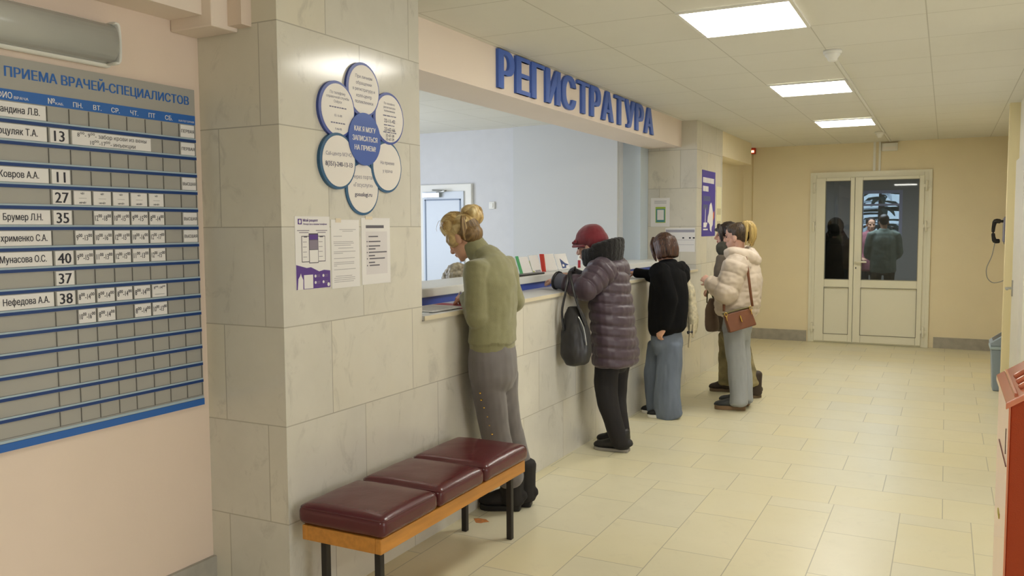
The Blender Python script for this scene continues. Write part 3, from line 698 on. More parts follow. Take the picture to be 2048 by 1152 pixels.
stand('sheet with a green edge in a stand on the shelf, nearest the woman in green', 5.39, 5.60, .125, f1, [M_PAPER, mat('folder_green', '#2f9e5a', .5)])
def f2(p):
    leaf_(p, 5.615, 5.765, .128, 0)
    for k in range(6): leaf_(p, 5.655, 5.745, .110-.016*k, 2, .0008+.001*k); leaf_(p, 5.654, 5.746, .101-.016*k, 0, .0013+.001*k)
    leaf_(p, 5.615, 5.64, .09, 1, .0016)
stand('printed notice with a yellow green edge in a stand, second on the counter shelf', 5.61, 5.77, .13, f2, [M_PAPER, mat('edge_lime', '#b6c05a', .5), M_INKG])
rf = MB(); rf.prism([(XS+.0, ZS), (XS+.03, ZS), (XS+.012, ZS+.135), (XS-.02, ZS+.135)], 'y', 5.79, 5.815); tag(rf.build('binder', mat('binder_red', '#d5402f', .45), bevel=.004), 'red binder standing upright on the counter shelf beside the printed sheets', 'binder')
def f3(p):
    leaf_(p, 5.845, 6.055, .13, 0)
    for k in range(6): leaf_(p, 5.875, 6.02-.02*(k % 3), .112-.014*k, 1, .0008+.001*k); leaf_(p, 5.874, 6.03, .106-.014*k, 0, .0013+.001*k)
stand('plain white sheet in a stand right of the red binder on the shelf', 5.84, 6.06, .13, f3, [M_PAPER, mat('print_pale', '#b9bcc4', .6)])
def f4(p):
    leaf_(p, 6.075, 6.30, .125, 0)
    k = lambda y, z: (y, ZS+z)
    pts = [(6.15, .01), (6.23, .012), (6.235, .03), (6.30, .035), (6.23, .05), (6.15, .09)]
    x = lambda z: XS+.0185-.04*z/.125
    p.add([(x(z), y, ZS+z) for y, z in pts], [range(6)], 1); p.add([(x(z)+.0005, 6.185+.02*math.cos(a), ZS+z) for a in [2*PI*i/12 for i in range(12)] for z in [.033+.011*math.sin(a)]], [range(12)], 0)
stand('white leaflet with a dark blue shape in a stand nearest the red hat', 6.07, 6.31, .125, f4, [M_PAPER, mat('leaflet_navy', '#1f3f80', .5)])
tr2 = MB(); tr2.box(-2.66, -2.58, 5.0, 5.55, ZS, ZS+.012); tag(tr2.build('paper_tray', M_BLACK, bevel=.004), 'flat black tray on the counter shelf in front of the brochure stands', 'tray')
mk = thing('marker_pen', 'red and white marker standing on the shelf in front of the red hatted woman', 'marker', (XS, 6.53, ZS))
MB().tube([(XS, 6.53, ZS), (XS, 6.53, ZS+.06)], [.012, .012], n=12).build('body', mat('marker_red', '#a3202c', .4), mk)
MB().tube([(XS, 6.53, ZS+.06), (XS, 6.53, ZS+.10)], [.0115, .009], n=12).build('cap', M_WHITEP, mk)
# forms and folder on the ledge by the near pillar
ZL = 1.1255
def flat(name, label, cat, pts, z, th, m, mi=None):
    b = MB(); b.prism(pts, 'z', z, z+th); o = b.build(name, m); return tag(o, label, cat)
flat('folder', 'thin red folder lying on the ledge under the paper forms', 'folder', [(-2.545, 3.85), (-2.275, 3.86), (-2.28, 4.06), (-2.54, 4.08)], ZL, .004, mat('folder_red', '#b5495a', .5))
m = MB(); m.prism([(-2.53, 3.62), (-2.30, 3.60), (-2.29, 3.93), (-2.53, 3.96)], 'z', ZL+.0042, ZL+.0057)
for k in range(7): m.box(-2.51, -2.33, 3.64+.04*k, 3.648+.04*k, ZL+.0057, ZL+.006, 1)
tag(m.build('form_sheet', [M_PAPER, M_INKG]), 'printed form lying on the ledge in front of the woman in green', 'paper form')
flat('form_sheet', 'white form at the near end of the ledge against the marble pillar', 'paper form', [(-2.52, 3.475), (-2.33, 3.475), (-2.32, 3.60), (-2.52, 3.60)], ZL+.0002, .0012, mat('paper_bluish', '#dfe6ea', .6))

# ------------------------------------------------------------------ bench
M_VINYL = mat('burgundy_vinyl', '#5a2429', .24, var=.05, vscale=5, bump=.06, bscale=40)
M_WOOD = mat('orange_pine', '#c98a3c', .45, var=.14, vscale=5, stretch=(9, .8, 9))
bn = thing('bench', 'waiting bench with three burgundy vinyl cushions on a wooden frame and dark metal legs', 'bench', (-2.03, 3.1, 0))
BX0, BX1, BYa, BYb = -2.215, -1.838, 2.502, 3.712
cushy = [(2.493, 2.885), (2.895, 3.275), (3.285, 3.722)]
for a, b in cushy:
    hx_, hy_, hz_ = .2075, (b-a)/2, .040; N_ = 26; vs = []; fs = []
    def cush(u, v, w):    # box with soft rounded edges and a domed top
        R = .030; p = Vector((u*hx_, v*hy_, w*hz_)); q_ = Vector([max(-h+R, min(h-R, c)) for c, h in zip(p, (hx_, hy_, hz_))]); d_ = p-q_
        if d_.length > 1e-6: d_ = d_.normalized()*R
        p = q_+d_
        if w > -.2: p.z += .013*(1-u**4)*(1-v**4)*max(0, w)
        return Vector((-2.028, (a+b)/2, .437))+p+Vector((0, 0, .0015*noise.noise(p*14)))
    grid = [-1+2*i/N_ for i in range(N_+1)]; m = MB()
    for ax_ in range(3):
        for sg_ in (-1, 1):
            pv = []
            for i in grid:
                for j in grid:
                    c = [0, 0, 0]; c[ax_] = sg_; c[(ax_+1) % 3] = i; c[(ax_+2) % 3] = j; pv.append(cush(*c))
            ff = []
            for i in range(N_):
                for j in range(N_):
                    f_ = (i*(N_+1)+j, (i+1)*(N_+1)+j, (i+1)*(N_+1)+j+1, i*(N_+1)+j+1); ff.append(f_ if sg_ > 0 else f_[::-1])
            m.add(pv, ff, 0, True)
    c_ = m.build('cushion', M_VINYL, bn)
    bm = bmesh.new(); bm.from_mesh(c_.data); bmesh.ops.remove_doubles(bm, verts=bm.verts, dist=.0004); bm.to_mesh(c_.data); bm.free()
    pp = MB(); zt = .466; path = []
    for (cx_, cy_, a0) in ((1, 1, 0), (-1, 1, PI/2), (-1, -1, PI), (1, -1, 1.5*PI)):
        for k in range(6):
            t_ = a0+PI/2*k/5; path.append((-2.028+cx_*(hx_-.034)+.028*math.cos(t_), (a+b)/2+cy_*(hy_-.034)+.028*math.sin(t_), zt))
    path += path[:2]; pp.tube(path, [.0032]*len(path), n=8, sub=1, cap=False); pp.build('piping', M_VINYL, c_)
rail = MB(); rail.box(BX1-.028, BX1, BYa, BYb, .338, .397); rail.box(BX0, BX0+.028, BYa, BYb, .338, .397); rail.box(BX0+.028, BX1-.028, BYa, BYa+.025, .338, .397); rail.box(BX0+.028, BX1-.028, BYb-.025, BYb, .338, .397); rail.box(BX0+.028, BX1-.028, BYa+.025, BYb-.025, .38, .396)
rail.build('frame', M_WOOD, bn, bevel=.003)
for x in (BX1-.062, BX0+.055):
    for y in (2.575, 3.725-.06):
        MB().box(x-.014, x+.014, y-.014, y+.014, 0, .338).build('leg', M_DARKSTEEL, bn, bevel=.003)
for i, (px, py, s, lb) in enumerate(((962, 1041, .05, 'larger worn orange sticker scrap on the floor by the bench leg'), (929, 1036, .022, 'small orange sticker scrap on the floor behind the bench leg'), (1118, 906, .03, 'tiny orange scrap on the floor at the foot of the counter'))):
    c0 = onfloor(px, py); rr = random.Random(i); n = 11
    pts = [(c0.x+s*(.5+.6*rr.random())*math.cos(2*PI*k/n), c0.y+s*(.35+.5*rr.random())*math.sin(2*PI*k/n)) for k in range(n)]
    tag(MB().prism(pts, 'z', .0003, .0012).build('sticker_scrap', mat('worn_orange', '#c07a3f', .6, var=.35, vscale=40)), lb, 'floor sticker')

# ------------------------------------------------------------------ right side: red collection box, bin, payphone
kb = thing('collection_box', 'tall orange red metal collection box with a sloped lid at the right edge', 'collection box', (.40, 2.8, 0))
M_KR = mat('red_metal_shaded', '#a83c08', .5, bump=.25, bscale=300); M_KS = mat('red_metal_lit', '#e08a6c', .12, spec=.8)  # one red metal: shade coloured into the body, light into front and lid
m = MB(); m.prism([(.164, 0), (.62, 0), (.62, 1.30), (.48, 1.30), (.164, 1.085)], 'y', 2.55, 3.0); m.build('body', M_KR, kb, bevel=.004)
m = MB(); m.box(.1595, .164, 2.545, 3.005, .02, 1.08, 0); m.build('front_panel', M_KS, kb, label='glossy front panel, coloured salmon for reflected light')
sl = .68; X0 = .152
def LZ(x): return 1.088+sl*(x-.164)
m = MB(); m.prism([(X0, LZ(X0)-.012), (.49, LZ(.49)-.012), (.49, LZ(.49)+.006), (X0, LZ(X0)+.006)], 'y', 2.535, 3.012); ld = m.build('lid', M_KS, kb, bevel=.003)
m = MB()
for y_ in (2.62, 2.71, 2.80): m.tube([(.19, y_, LZ(.19)+.012), (.23, y_+.01, LZ(.23)+.014)], [.008, .006], n=8)
m.box(.172, .178, 2.56, 2.98, LZ(.172)+.002, LZ(.178)+.012); m.build('latch', M_KS, ld)
MB().ell((.245, 2.80, LZ(.245)+.028), .034, .034, .034).build('knob', mat('pale_green_knob', '#c9d6c0', .3), kb, label='pale round knob')
MB().box(.1585, .1596, 2.62, 2.628, .93, 1.0).build('lock_slot', M_BLACK, kb)
MB().box(.158, .1596, 2.78, 2.84, .70, .715).build('sticker', mat('sticker_lime', '#b6b53a', .5), kb, label='small lime green sticker')
MB().box(.158, .1596, 2.58, 2.90, .905, .909).build('door_gap', mat('gap_maroon', '#5c2217', .5), kb)

bi = thing('litter_bin', 'slim grey blue plastic litter bin standing by the jamb on the right', 'bin', (.44, 9.1, 0))
M_BIN = mat('bin_blue', '#97a6b4', .45)
m = MB(); x0, x1, y0, y1 = .407, .555, 9.02, 9.30
v = [(x0+.02, y0+.02, .0), (x1-.02, y0+.02, 0), (x1-.02, y1-.02, 0), (x0+.02, y1-.02, 0), (x0, y0, .40), (x1, y0, .40), (x1, y1, .40), (x0, y1, .40)]
m.add(v, [(0, 3, 2, 1), (4, 5, 6, 7), (0, 1, 5, 4), (1, 2, 6, 5), (2, 3, 7, 6), (3, 0, 4, 7)]); m.build('body', M_BIN, bi, bevel=.01)
m = MB(); m.box(x0-.012, x1+.012, y0-.012, y1+.012, .395, .425); m.build('rim', mat('bin_rim', '#a9bcc6', .45), bi, bevel=.006)
m = MB(); m.prism([(x0-.01, .426), (x1+.01, .426), (x1+.01, .56), (x1-.02, .56), (x0-.01, .455)], 'y', y0-.01, y1+.01); m.build('lid', M_BIN, bi, bevel=.008)
m = MB(); m.add([(x0+.012, y0+.03, .4745), (x1-.045, y0+.03, .5425), (x1-.045, y1-.03, .5425), (x0+.012, y1-.03, .4745)], [(0, 1, 2, 3)]); m.build('opening', M_BLACK, bi)

ph = thing('payphone', 'blue and black wall telephone with hanging handset and cord on the right wall', 'telephone', (XR, 11.4, 1.3))
MB().box(XR-.06, XR, 11.2, 11.42, 1.33, 1.66).build('body', mat('phone_navy', '#3d4a7a', .4), ph, bevel=.015)
MB().box(XR-.075, XR-.058, 11.22, 11.40, 1.36, 1.64).build('faceplate', mat('phone_lilac', '#a7a8c6', .4), ph, bevel=.008)
hs = MB(); hx = XR-.15
hs.tube([(hx+.035, 11.25, 1.60), (hx-.005, 11.25, 1.60), (hx-.02, 11.25, 1.55), (hx-.025, 11.25, 1.48), (hx-.02, 11.25, 1.42), (hx-.005, 11.25, 1.375), (hx+.03, 11.25, 1.372)], [.026, .027, .02, .018, .02, .027, .026], n=12)
hnd = hs.build('handset', M_BLACK, ph)
MB().tube([(hx+.03, 11.25, 1.60), (XR-.07, 11.25, 1.60)], [.016, .016], n=8).build('hook', M_BLACK, ph)
MB().tube([(hx-.005, 11.25, 1.35), (hx-.03, 11.25, 1.2), (hx-.08, 11.25, 1.05), (hx-.06, 11.25, .93), (hx+.02, 11.25, .89), (XR-.01, 11.25, .98), (XR-.005, 11.25, 1.33)], [.005]*7, n=8, sub=5).build('cord', M_GREYP, ph)
# ------------------------------------------------------------------ people
M_SKIN = mat('skin', '#d3a284', .55, var=.04, vscale=20); M_LIP = mat('lips', '#b36a5c', .45)
M_SKINP = mat('skin_pale', '#dcae98', .55, var=.03, vscale=20)
M_EYE = mat('eye_dark', '#2b221e', .2)
UP = Vector((0, 0, 1))
def frame_(h, pitch=0, roll=0):
    h = Vector((h[0], h[1], 0)).normalized()
    f = h*math.cos(pitch)-UP*math.sin(pitch); u = h*math.sin(pitch)+UP*math.cos(pitch); r = f.cross(u)
    if roll: u, r = u*math.cos(roll)+r*math.sin(roll), r*math.cos(roll)-u*math.sin(roll)
    return f, u, r
class Head:
    def __init__(s, c, h, pitch=0, scale=1.0, roll=0):
        s.c = Vector(c); s.f, s.u, s.r = frame_(h, pitch, roll); s.k = scale
    def L(s, x, y, z): return s.c+(s.r*x+s.f*y+s.u*z)*s.k
    def E(s, mb, x, y, z, a, b, c, **k): mb.ell(s.L(x, y, z), a*s.k, b*s.k, c*s.k, s.r, s.f, s.u, **k)
    def add(s, mb):
        E = lambda *a: s.E(mb, *a)
        E(0, -.012, .02, .075, .098, .088); E(0, .03, -.055, .057, .064, .072); E(0, .046, -.09, .042, .046, .033); E(0, .076, -.113, .019, .015, .015)
        E(0, .045, .03, .06, .049, .05); E(0, .094, -.073, .021, .010, .0065); E(0, .092, -.083, .019, .010, .0065)
        mb.tube([s.L(0, .088, .004), s.L(0, .106, -.026), s.L(0, .115, -.043), s.L(0, .094, -.052)], [.008*s.k, .010*s.k, .0125*s.k, .008*s.k], n=10)
        for q in (-1, 1):
            E(q*.011, .098, -.046, .0085, .011, .0075); E(q*.029, .083, .008, .024, .010, .007); E(q*.037, .066, -.037, .022, .022, .024); E(q*.073, -.01, -.032, .0085, .020, .032)
    def lip(s, p):
        d = p-s.c; return abs(d.dot(s.r)) < .021*s.k and abs(d.dot(s.u)+.078*s.k) < .0125*s.k and d.dot(s.f) > .093*s.k
    def eyes(s, parent):
        for q in (-1, 1):
            m = MB(); m.ell(s.L(q*.030, .0845, -.013), .0105*s.k, .006*s.k, .0055*s.k, s.r, s.f, s.u, nu=12, nv=8); m.build('eye', M_EYE, parent)
def add_hand(mb, wr, d, n, ts, curl=.5, k=1.0, spread=0.0):
    wr = Vector(wr); d = Vector(d).normalized(); n = Vector(n); n = (n-d*n.dot(d)).normalized(); X = d.cross(n)
    mb.tube([wr-d*.03*k, wr+d*.01*k, wr+d*.05*k, wr+d*.09*k], [(.025*k, .019*k), (.027*k, .017*k), (.039*k, .015*k), (.037*k, .012*k)], n=14, side=X)
    for i, ln in enumerate((.060, .070, .066, .050)):
        off = (-.030+.020*i)*ts*-1
        p = wr+d*(.086-.004*abs(i-1.3))*k+X*off*k; a = .25*curl; pts = [p-d*.015*k, p]
        for sgm, fr in enumerate((.45, .32, .23)):
            a += curl*(.75 if sgm else .55); dd = d*math.cos(a)+n*math.sin(a)+X*(off*spread*8)
            p = p+dd*ln*fr*k; pts.append(p)
        mb.tube(pts, [.0085*k, .0085*k, .008*k, .0075*k, .0065*k], n=10, sub=2, side=X)
    b = wr+d*.025*k+X*(ts*.026)*k; t1 = (d*.62+X*ts*.62+n*.35).normalized(); t2 = (d*.85+X*ts*.12+n*.5).normalized()
    mb.tube([b-t1*.01*k, b+t1*.042*k, b+t1*.042*k+t2*.032*k], [.014*k, .0105*k, .008*k], n=10, sub=2)
def sleeve(mb, root, sh, el, wr, r, n=16, end=1.0):
    mb.tube([root, sh, Vector(sh).lerp(el, .5), el], [r[0], r[0], r[1], r[2]], n=n); mb.ell(el, r[2]*1.04, r[2]*1.04, r[2]*1.04)
    mb.tube([el, Vector(el).lerp(wr, .45*end), Vector(el).lerp(wr, end)], [r[2], r[3], r[4]], n=n)
def lerp(a, b, t): return Vector(a).lerp(Vector(b), t)
def make_body(J, head, parent, skin, voxel=.0045, hands=(), k=1.0, side=(0, 1, 0), lips=True):
    mb = MB(); S = Vector(side)
    mb.tube([J['pel']-UP*.04, lerp(J['pel'], J['chest'], .4), J['chest'], lerp(J['chest'], J['neck'], .72), J['neck']], [(.145*k, .10*k), (.12*k, .088*k), (.14*k, .095*k), (.08*k, .05*k), (.046*k, .046*k)], n=18, side=S)
    mb.tube([J['neck']-(head.c-J['neck'])*.25, lerp(J['neck'], head.L(0, -.02, -.06), .5), head.L(0, -.018, -.04)], [.056*k, .049*k, .052*k], n=14)
    for s in 'LR':
        sleeve(mb, lerp(J['chest'], J['sh'+s], .7), J['sh'+s], J['el'+s], J['wr'+s], [.044*k, .038*k, .033*k, .034*k, .026*k], n=12)
        mb.tube([J['hip'+s], lerp(J['hip'+s], J['kn'+s], .5), J['kn'+s], lerp(J['kn'+s], J['an'+s], .35), J['an'+s]], [.075*k, .065*k, .047*k, .045*k, .033*k], n=12)
        mb.tube([J['an'+s], lerp(J['an'+s], J['toe'+s], .4)+UP*-.005, lerp(J['an'+s], J['toe'+s], .62)+UP*.012], [.032, .024, .016], n=10)
    head.add(mb)
    for h in hands: add_hand(mb, *h)
    o = fuse(mb, 'body', [skin, M_LIP], parent, voxel, 2, region=(lambda c, n: 1 if head.lip(c) else 0) if lips else None)
    head.eyes(parent)
    return o
def foot_frame(heel, toe):
    d = (toe-heel); d.z = 0; L = d.length; d.normalize(); return d, Vector((-d.y, d.x, 0)), L
def shoe(heel, toe, parent, upper, sole, name='shoe', h=.085, wd=.088, shaft=0, lean=(0, 0), soleh=.025, voxel=.006, heel_h=0, laces=None, shr=.055):
    heel, toe = Vector((heel[0], heel[1], 0)), Vector((toe[0], toe[1], 0)); d, S, L = foot_frame(heel, toe)
    prof = [(0, .60), (.03, .72), (.15, .80), (.35, .80), (.55, .90), (.72, 1.0), (.86, .90), (.95, .66), (1.0, .3)]
    hts = [.85, 1.0, 1.0, .98, .85, .68, .6, .5, .36]
    m = MB()
    m.tube([heel+d*(L*t)+UP*(soleh*.6+h*q*.5) for (t, _), q in zip(prof, hts)], [(wd*.5*x, h*q*.52) for (_, x), q in zip(prof, hts)], n=16, side=S, sub=2)
    if shaft:
        a = heel+d*(L*.20); m.tube([a+UP*h*.5, a+UP*h+Vector((*lean, 0))*.3, a+UP*(h+shaft*.5)+Vector((*lean, 0))*.6, a+UP*(h+shaft)+Vector((*lean, 0))], [(shr*.95, shr*1.1), shr, shr*1.02, shr*1.08], n=16)
    b = fuse(m, name, upper, parent, voxel, 3)
    out = []
    for sgn, rng in ((1, range(len(prof))), (-1, range(len(prof)-1, -1, -1))):
        for i in rng: out.append(heel+d*(L*(prof[i][0]*1.04-.02))+S*(sgn*wd*.53*prof[i][1]))
    # rounded outline of the sole
    vs = []; n = len(out)
    sm = MB(); sm.prism([(p.x, p.y) for p in out], 'z', 0.0005, soleh)
    sm.build('sole', sole, b, bevel=.004)
    if laces:
        lc = MB()
        for i in range(4):
            t = .34+.07*i; c = heel+d*(L*t)+UP*(soleh*.6+h*(1.03-.11*i)); lc.tube([c-S*.022-UP*.006, c, c+S*.022-UP*.006], [.004]*3, n=6)
        lc.build('laces', laces, b)
    return b
def folds(scale, amp, stretch=(1, 1, 1), seed=0, fine=.3):
    def f(p, n):
        q = Vector((p.x*stretch[0]*scale, p.y*stretch[1]*scale, p.z*stretch[2]*scale+seed))
        return amp*noise.noise(q)+amp*fine*noise.noise(q*2.7)
    return f
def trousers(parent, J, mats, wst, legs, voxel=.009, disp=None, name='trousers', side=(0, 1, 0), sm=3, **p):
    """wst: [(centre, (a,b))...] of the hip tube; legs: two lists of (point, radius)"""
    m = MB(); m.tube([q[0] for q in wst], [q[1] for q in wst], n=20, side=side)
    for lg in legs: m.tube([q[0] for q in lg], [q[1] for q in lg], n=16, side=side)
    return fuse(m, name, mats, parent, voxel, sm, disp=disp, **p)
def person(label, pts, group=None):
    c = sum((Vector(p) for p in pts), Vector())/len(pts); return thing('person', label, 'person', (c.x, c.y, 0), group)
def hair_mat(name, a, b, rough=.42, sc=30, stretch=(6, 6, 1)): 
    m = mat(name, a, rough, var=.0)
    if m.node_tree.nodes.get('hairmix'): return m
    nt = m.node_tree; N = nt.nodes; L = nt.links
    tc = N.new('ShaderNodeTexCoord'); mp = N.new('ShaderNodeMapping'); mp.inputs['Scale'].default_value = stretch; mp.name = 'hairmix'
    L.new(tc.outputs['Object'], mp.inputs[0]); nz = N.new('ShaderNodeTexNoise'); nz.inputs['Scale'].default_value = sc; nz.inputs['Detail'].default_value = 6
    L.new(mp.outputs[0], nz.inputs['Vector']); rp = N.new('ShaderNodeValToRGB'); rp.color_ramp.elements[0].position = .35; rp.color_ramp.elements[1].position = .65
    rp.color_ramp.elements[0].color = lin(a); rp.color_ramp.elements[1].color = lin(b); L.new(nz.outputs[0], rp.inputs[0]); L.new(rp.outputs[0], N['Principled BSDF'].inputs['Base Color'])
    bp = N.new('ShaderNodeBump'); bp.inputs['Strength'].default_value = .6; bp.inputs['Distance'].default_value = .01; L.new(nz.outputs[0], bp.inputs['Height']); L.new(bp.outputs[0], N['Principled BSDF'].inputs['Normal'])
    return m
def arc(c, ax1, ax2, r1, r2, a0, a1, n=7): return [c+ax1*(r1*math.cos(a0+(a1-a0)*i/(n-1)))+ax2*(r2*math.sin(a0+(a1-a0)*i/(n-1))) for i in range(n)]
FW = Vector((-1, .0, 0)); LAT = Vector((0, 1, 0))

# ---- woman in the green sweater, writing at the near end of the counter
hl, tl, hr, tr3 = onfloor(1040, 1019), onfloor(962, 1016), onfloor(1062, 1011), onfloor(992, 1007)
P1 = person('woman with blonde updo in green sweater and grey trousers, writing at the counter', [hl, hr, tl, tr3])
hd = Head(at(925, 470, 4.62), (-1, .12), math.radians(33), .97)
dL, dR = (tl-hl).normalized(), (tr3-hr).normalized()
J = dict(pel=at(985, 712, 4.52), chest=at(984, 575, 4.55), neck=at(962, 512, 4.60), shL=at(952, 540, 4.42), shR=at(1011, 533, 4.70), elL=at(954, 634, 4.40), elR=at(1026, 600, 4.72),
         wrL=at(932, 594, 4.61), wrR=at(985, 586, 4.86), hipL=at(972, 722, 4.46), hipR=at(1006, 718, 4.60), knL=at(990, 868, 4.55), knR=at(1020, 858, 4.68),
         anL=hl+dL*.06+UP*.11, anR=hr+dR*.06+UP*.11, toeL=tl, toeR=tr3)
make_body(J, hd, P1, M_SKIN, hands=[(J['wrL'], at(916, 592, 4.73)-J['wrL'], (-.1, .5, -1), 1, .75, .95), (J['wrR'], at(955, 584, 4.92)-J['wrR'], (0, -.3, -1), -1, .5, .95)])
M_SWEAT = mat('olive_knit', '#8a8763', .9, var=.06, vscale=30, bump=.15, bscale=220, sheen=.3)
m = MB()
m.tube([at(986, 700, 4.52), at(985, 684, 4.52), at(986, 650, 4.53), at(986, 610, 4.54), at(986, 570, 4.55), at(985, 540, 4.57), at(974, 520, 4.59), at(966, 512, 4.60)],
       [(.172, .112), (.176, .116), (.164, .110), (.172, .118), (.188, .120), (.165, .102), (.10, .088), (.085, .08)], n=22, side=LAT)
for s in 'LR': sleeve(m, lerp(J['sh'+s], J['chest'], .35), J['sh'+s], J['el'+s], J['wr'+s], [.070, .064, .062, .055, .040], end=.96)
hem0 = at(985, 684, 4.52).z
def sw_d(p, n):
    f = folds(10, .007, (1, 1, .5), 3)(p, n)+folds(7, .006, (1.2, 1.2, 1.6), 9)(p, n)
    e = min(1, max(.15, (p.z-hem0)/.08)); return f*e-(.008 if p.z < hem0+.005*math.sin(p.y*30) else 0)
fuse(m, 'sweater', M_SWEAT, P1, .007, 4, disp=sw_d)
m = MB(); n0 = at(964, 512, 4.60); n1 = at(945, 488, 4.61)
m.tube([n0-(n1-n0)*.45, lerp(n0, n1, .3), n1], [(.098, .095), (.067, .070), (.066, .067)], n=20)
fuse(m, 'sweater_collar', M_SWEAT, P1, .006, 2, label='ribbed turtleneck collar')
M_TR1 = mat('grey_trousers', '#75706f', .85, var=.08, vscale=12, sheen=.2)
def leg1(s, pts): return [(at(x, y, d), r) for x, y, d, r in pts]
trousers(P1, J, M_TR1, [(at(985, 690, 4.52), (.16, .106)), (at(985, 718, 4.52), (.172, .118)), (at(987, 748, 4.52), (.168, .118)), (at(988, 772, 4.53), (.135, .095))],
         [leg1('L', [(974, 745, 4.47, (.096, .092)), (980, 800, 4.50, (.088, .09)), (990, 868, 4.55, (.078, .080)), (1008, 925, 4.59, (.074, .076)), (1022, 958, 4.63, (.073, .076))]),
          leg1('R', [(1004, 745, 4.60, (.094, .090)), (1006, 800, 4.63, (.084, .084)), (1019, 862, 4.68, (.074, .076)), (1036, 920, 4.74, (.072, .074)), (1046, 948, 4.74, (.071, .072))])],
         .008, folds(11, .006, (1, 1, .45), 5))
m = MB()
for x, y, d in ((952, 718, 4.385), (954, 728, 4.385), (956, 741, 4.385), (958, 757, 4.39), (959, 771, 4.39), (961, 786, 4.395), (963, 800, 4.40), (969, 815, 4.42), (976, 833, 4.435), (980, 850, 4.45), (985, 868, 4.46)):
    m.ell(at(x, y, d+.01), .006, .012, .006, nu=8, nv=6)
m.build('stud_trim', M_GOLD, P1, label='line of gold studs down the trouser side')
M_BOOT = mat('black_suede', '#1f1c1c', .8, var=.1, vscale=20); M_SOLEB = mat('sole_black', '#131212', .6)
for a, b in ((hl, tl), (hr, tr3)): shoe(a, b, P1, M_BOOT, M_SOLEB, 'boot', .105, .102, .13, (.0, .0), .03, laces=M_BLACK, shr=.066)
# hair: high messy updo
M_BLOND = hair_mat('blonde_hair', '#a8864a', '#ecd7a2', .36, 9, (1.2, 9, 1.2)); M_ROOT = hair_mat('dark_blonde_roots', '#5b4528', '#8f7145', .45, 10, (1.2, 9, 1.2))
m = MB(); hd.E(m, 0, -.030, .024, .083, .094, .086); hd.E(m, 0, -.058, -.028, .070, .062, .062); hd.E(m, 0, .02, .055, .075, .07, .055)
fuse(m, 'hair_base', [M_BLOND, M_ROOT], P1, .006, 2, disp=folds(45, .003), region=lambda c, n: 1 if (c-hd.c).dot(hd.u) < -.012-.35*(c-hd.c).dot(hd.f) else 0)
bc = at(944, 433, 4.63); rr = random.Random(11); M_BLOND2 = hair_mat('blonde_hair_deep', '#8e6d39', '#d8bb80', .38, 9, (1.2, 9, 1.2))
m = MB(); fc = hd.L(0, .010, .068); FR = (.086, .076, .076)
m.ell(fc, *FR, hd.r, hd.f, hd.u); m.ell(bc, .066, .068, .056); m.ell(lerp(fc, bc, .55)-hd.u*.01, .055, .055, .045); hd.E(m, -.060, .030, -.004, .026, .048, .052); hd.E(m, .060, .030, -.004, .026, .048, .052)
fuse(m, 'hair', M_BLOND2, P1, .006, 2, disp=folds(45, .003))
m = MB(); j_ = lambda v: rr.uniform(-v, v)
for i in range(13):      # thick rolled locks of the bun
    t = i*2.4; e1 = Vector((math.cos(t), math.sin(t), j_(.35))).normalized(); e2 = e1.cross(Vector((j_(.5), j_(.5), 1))).cross(e1).normalized()
    a0 = rr.uniform(-.1, .8); a1 = a0+PI*rr.uniform(.55, .85); pts = []
    for q_ in range(7):
        d_ = e1*math.cos(a0+(a1-a0)*q_/6)+e2*math.sin(a0+(a1-a0)*q_/6); pts.append(bc+Vector((d_.x*.056, d_.y*.060, d_.z*.046)))
    m.tube(pts, [.005, .015, .021, .023, .021, .015, .004], n=12, sub=3, mi=rr.choice((0, 0, 1)))
for i in range(64):      # front roll swept up from the hairline
    s_ = -1+2*i/63; w_ = math.sqrt(max(.04, 1-.93*s_*s_)); pts = []; k_ = rr.uniform(.985, 1.04)
    for q_ in range(8):
        ph_ = -.75+3.1*q_/7; pts.append(fc+(hd.r*(FR[0]*.97*s_+j_(.002))+(hd.f*math.cos(ph_)*FR[1]+hd.u*math.sin(ph_)*FR[2])*w_)*k_)
    m.tube(pts, [.002, .005, .0065, .007, .007, .0065, .005, .002], n=6, sub=2, mi=rr.choice((0, 0, 1)))
for i in range(36):      # nape and sides swept up
    s_ = -1+2*i/35; m.tube([hd.L(.068*s_, -.040-.035*(1-abs(s_)), -.06), hd.L(.081*s_, -.068-.042*(1-abs(s_)), -.005), hd.L(.066*s_, -.095, .06), bc+hd.r*(.045*s_)+UP*-.02], [.002, .007, .008, .004], n=6, sub=3, mi=2 if rr.random() < .8 else 1)
for i in range(3):
    p0 = hd.L(-.04+.03*i, .05, .13); m.tube([p0, p0+hd.f*.03+UP*.012, p0+hd.f*.05+UP*-.012, p0+hd.f*.045+UP*-.035], [.0012, .001, .0009, .0006], n=5, sub=4)
m.build('hair_locks', [M_BLOND, M_BLOND2, M_ROOT], P1)
q0, q1 = at(910, 603, 4.80), at(921, 583, 4.71)
pn = thing('pen', 'blue and white pen held in the hand of the woman in green', 'pen', q0)
MB().tube([lerp(q0, q1, .12), q1], [.0045, .0045], n=8).build('barrel', mat('pen_white', '#dfe3ea', .3), pn)
MB().tube([q0, lerp(q0, q1, .12)], [.0015, .004], n=8).build('tip', M_BLUE, pn)

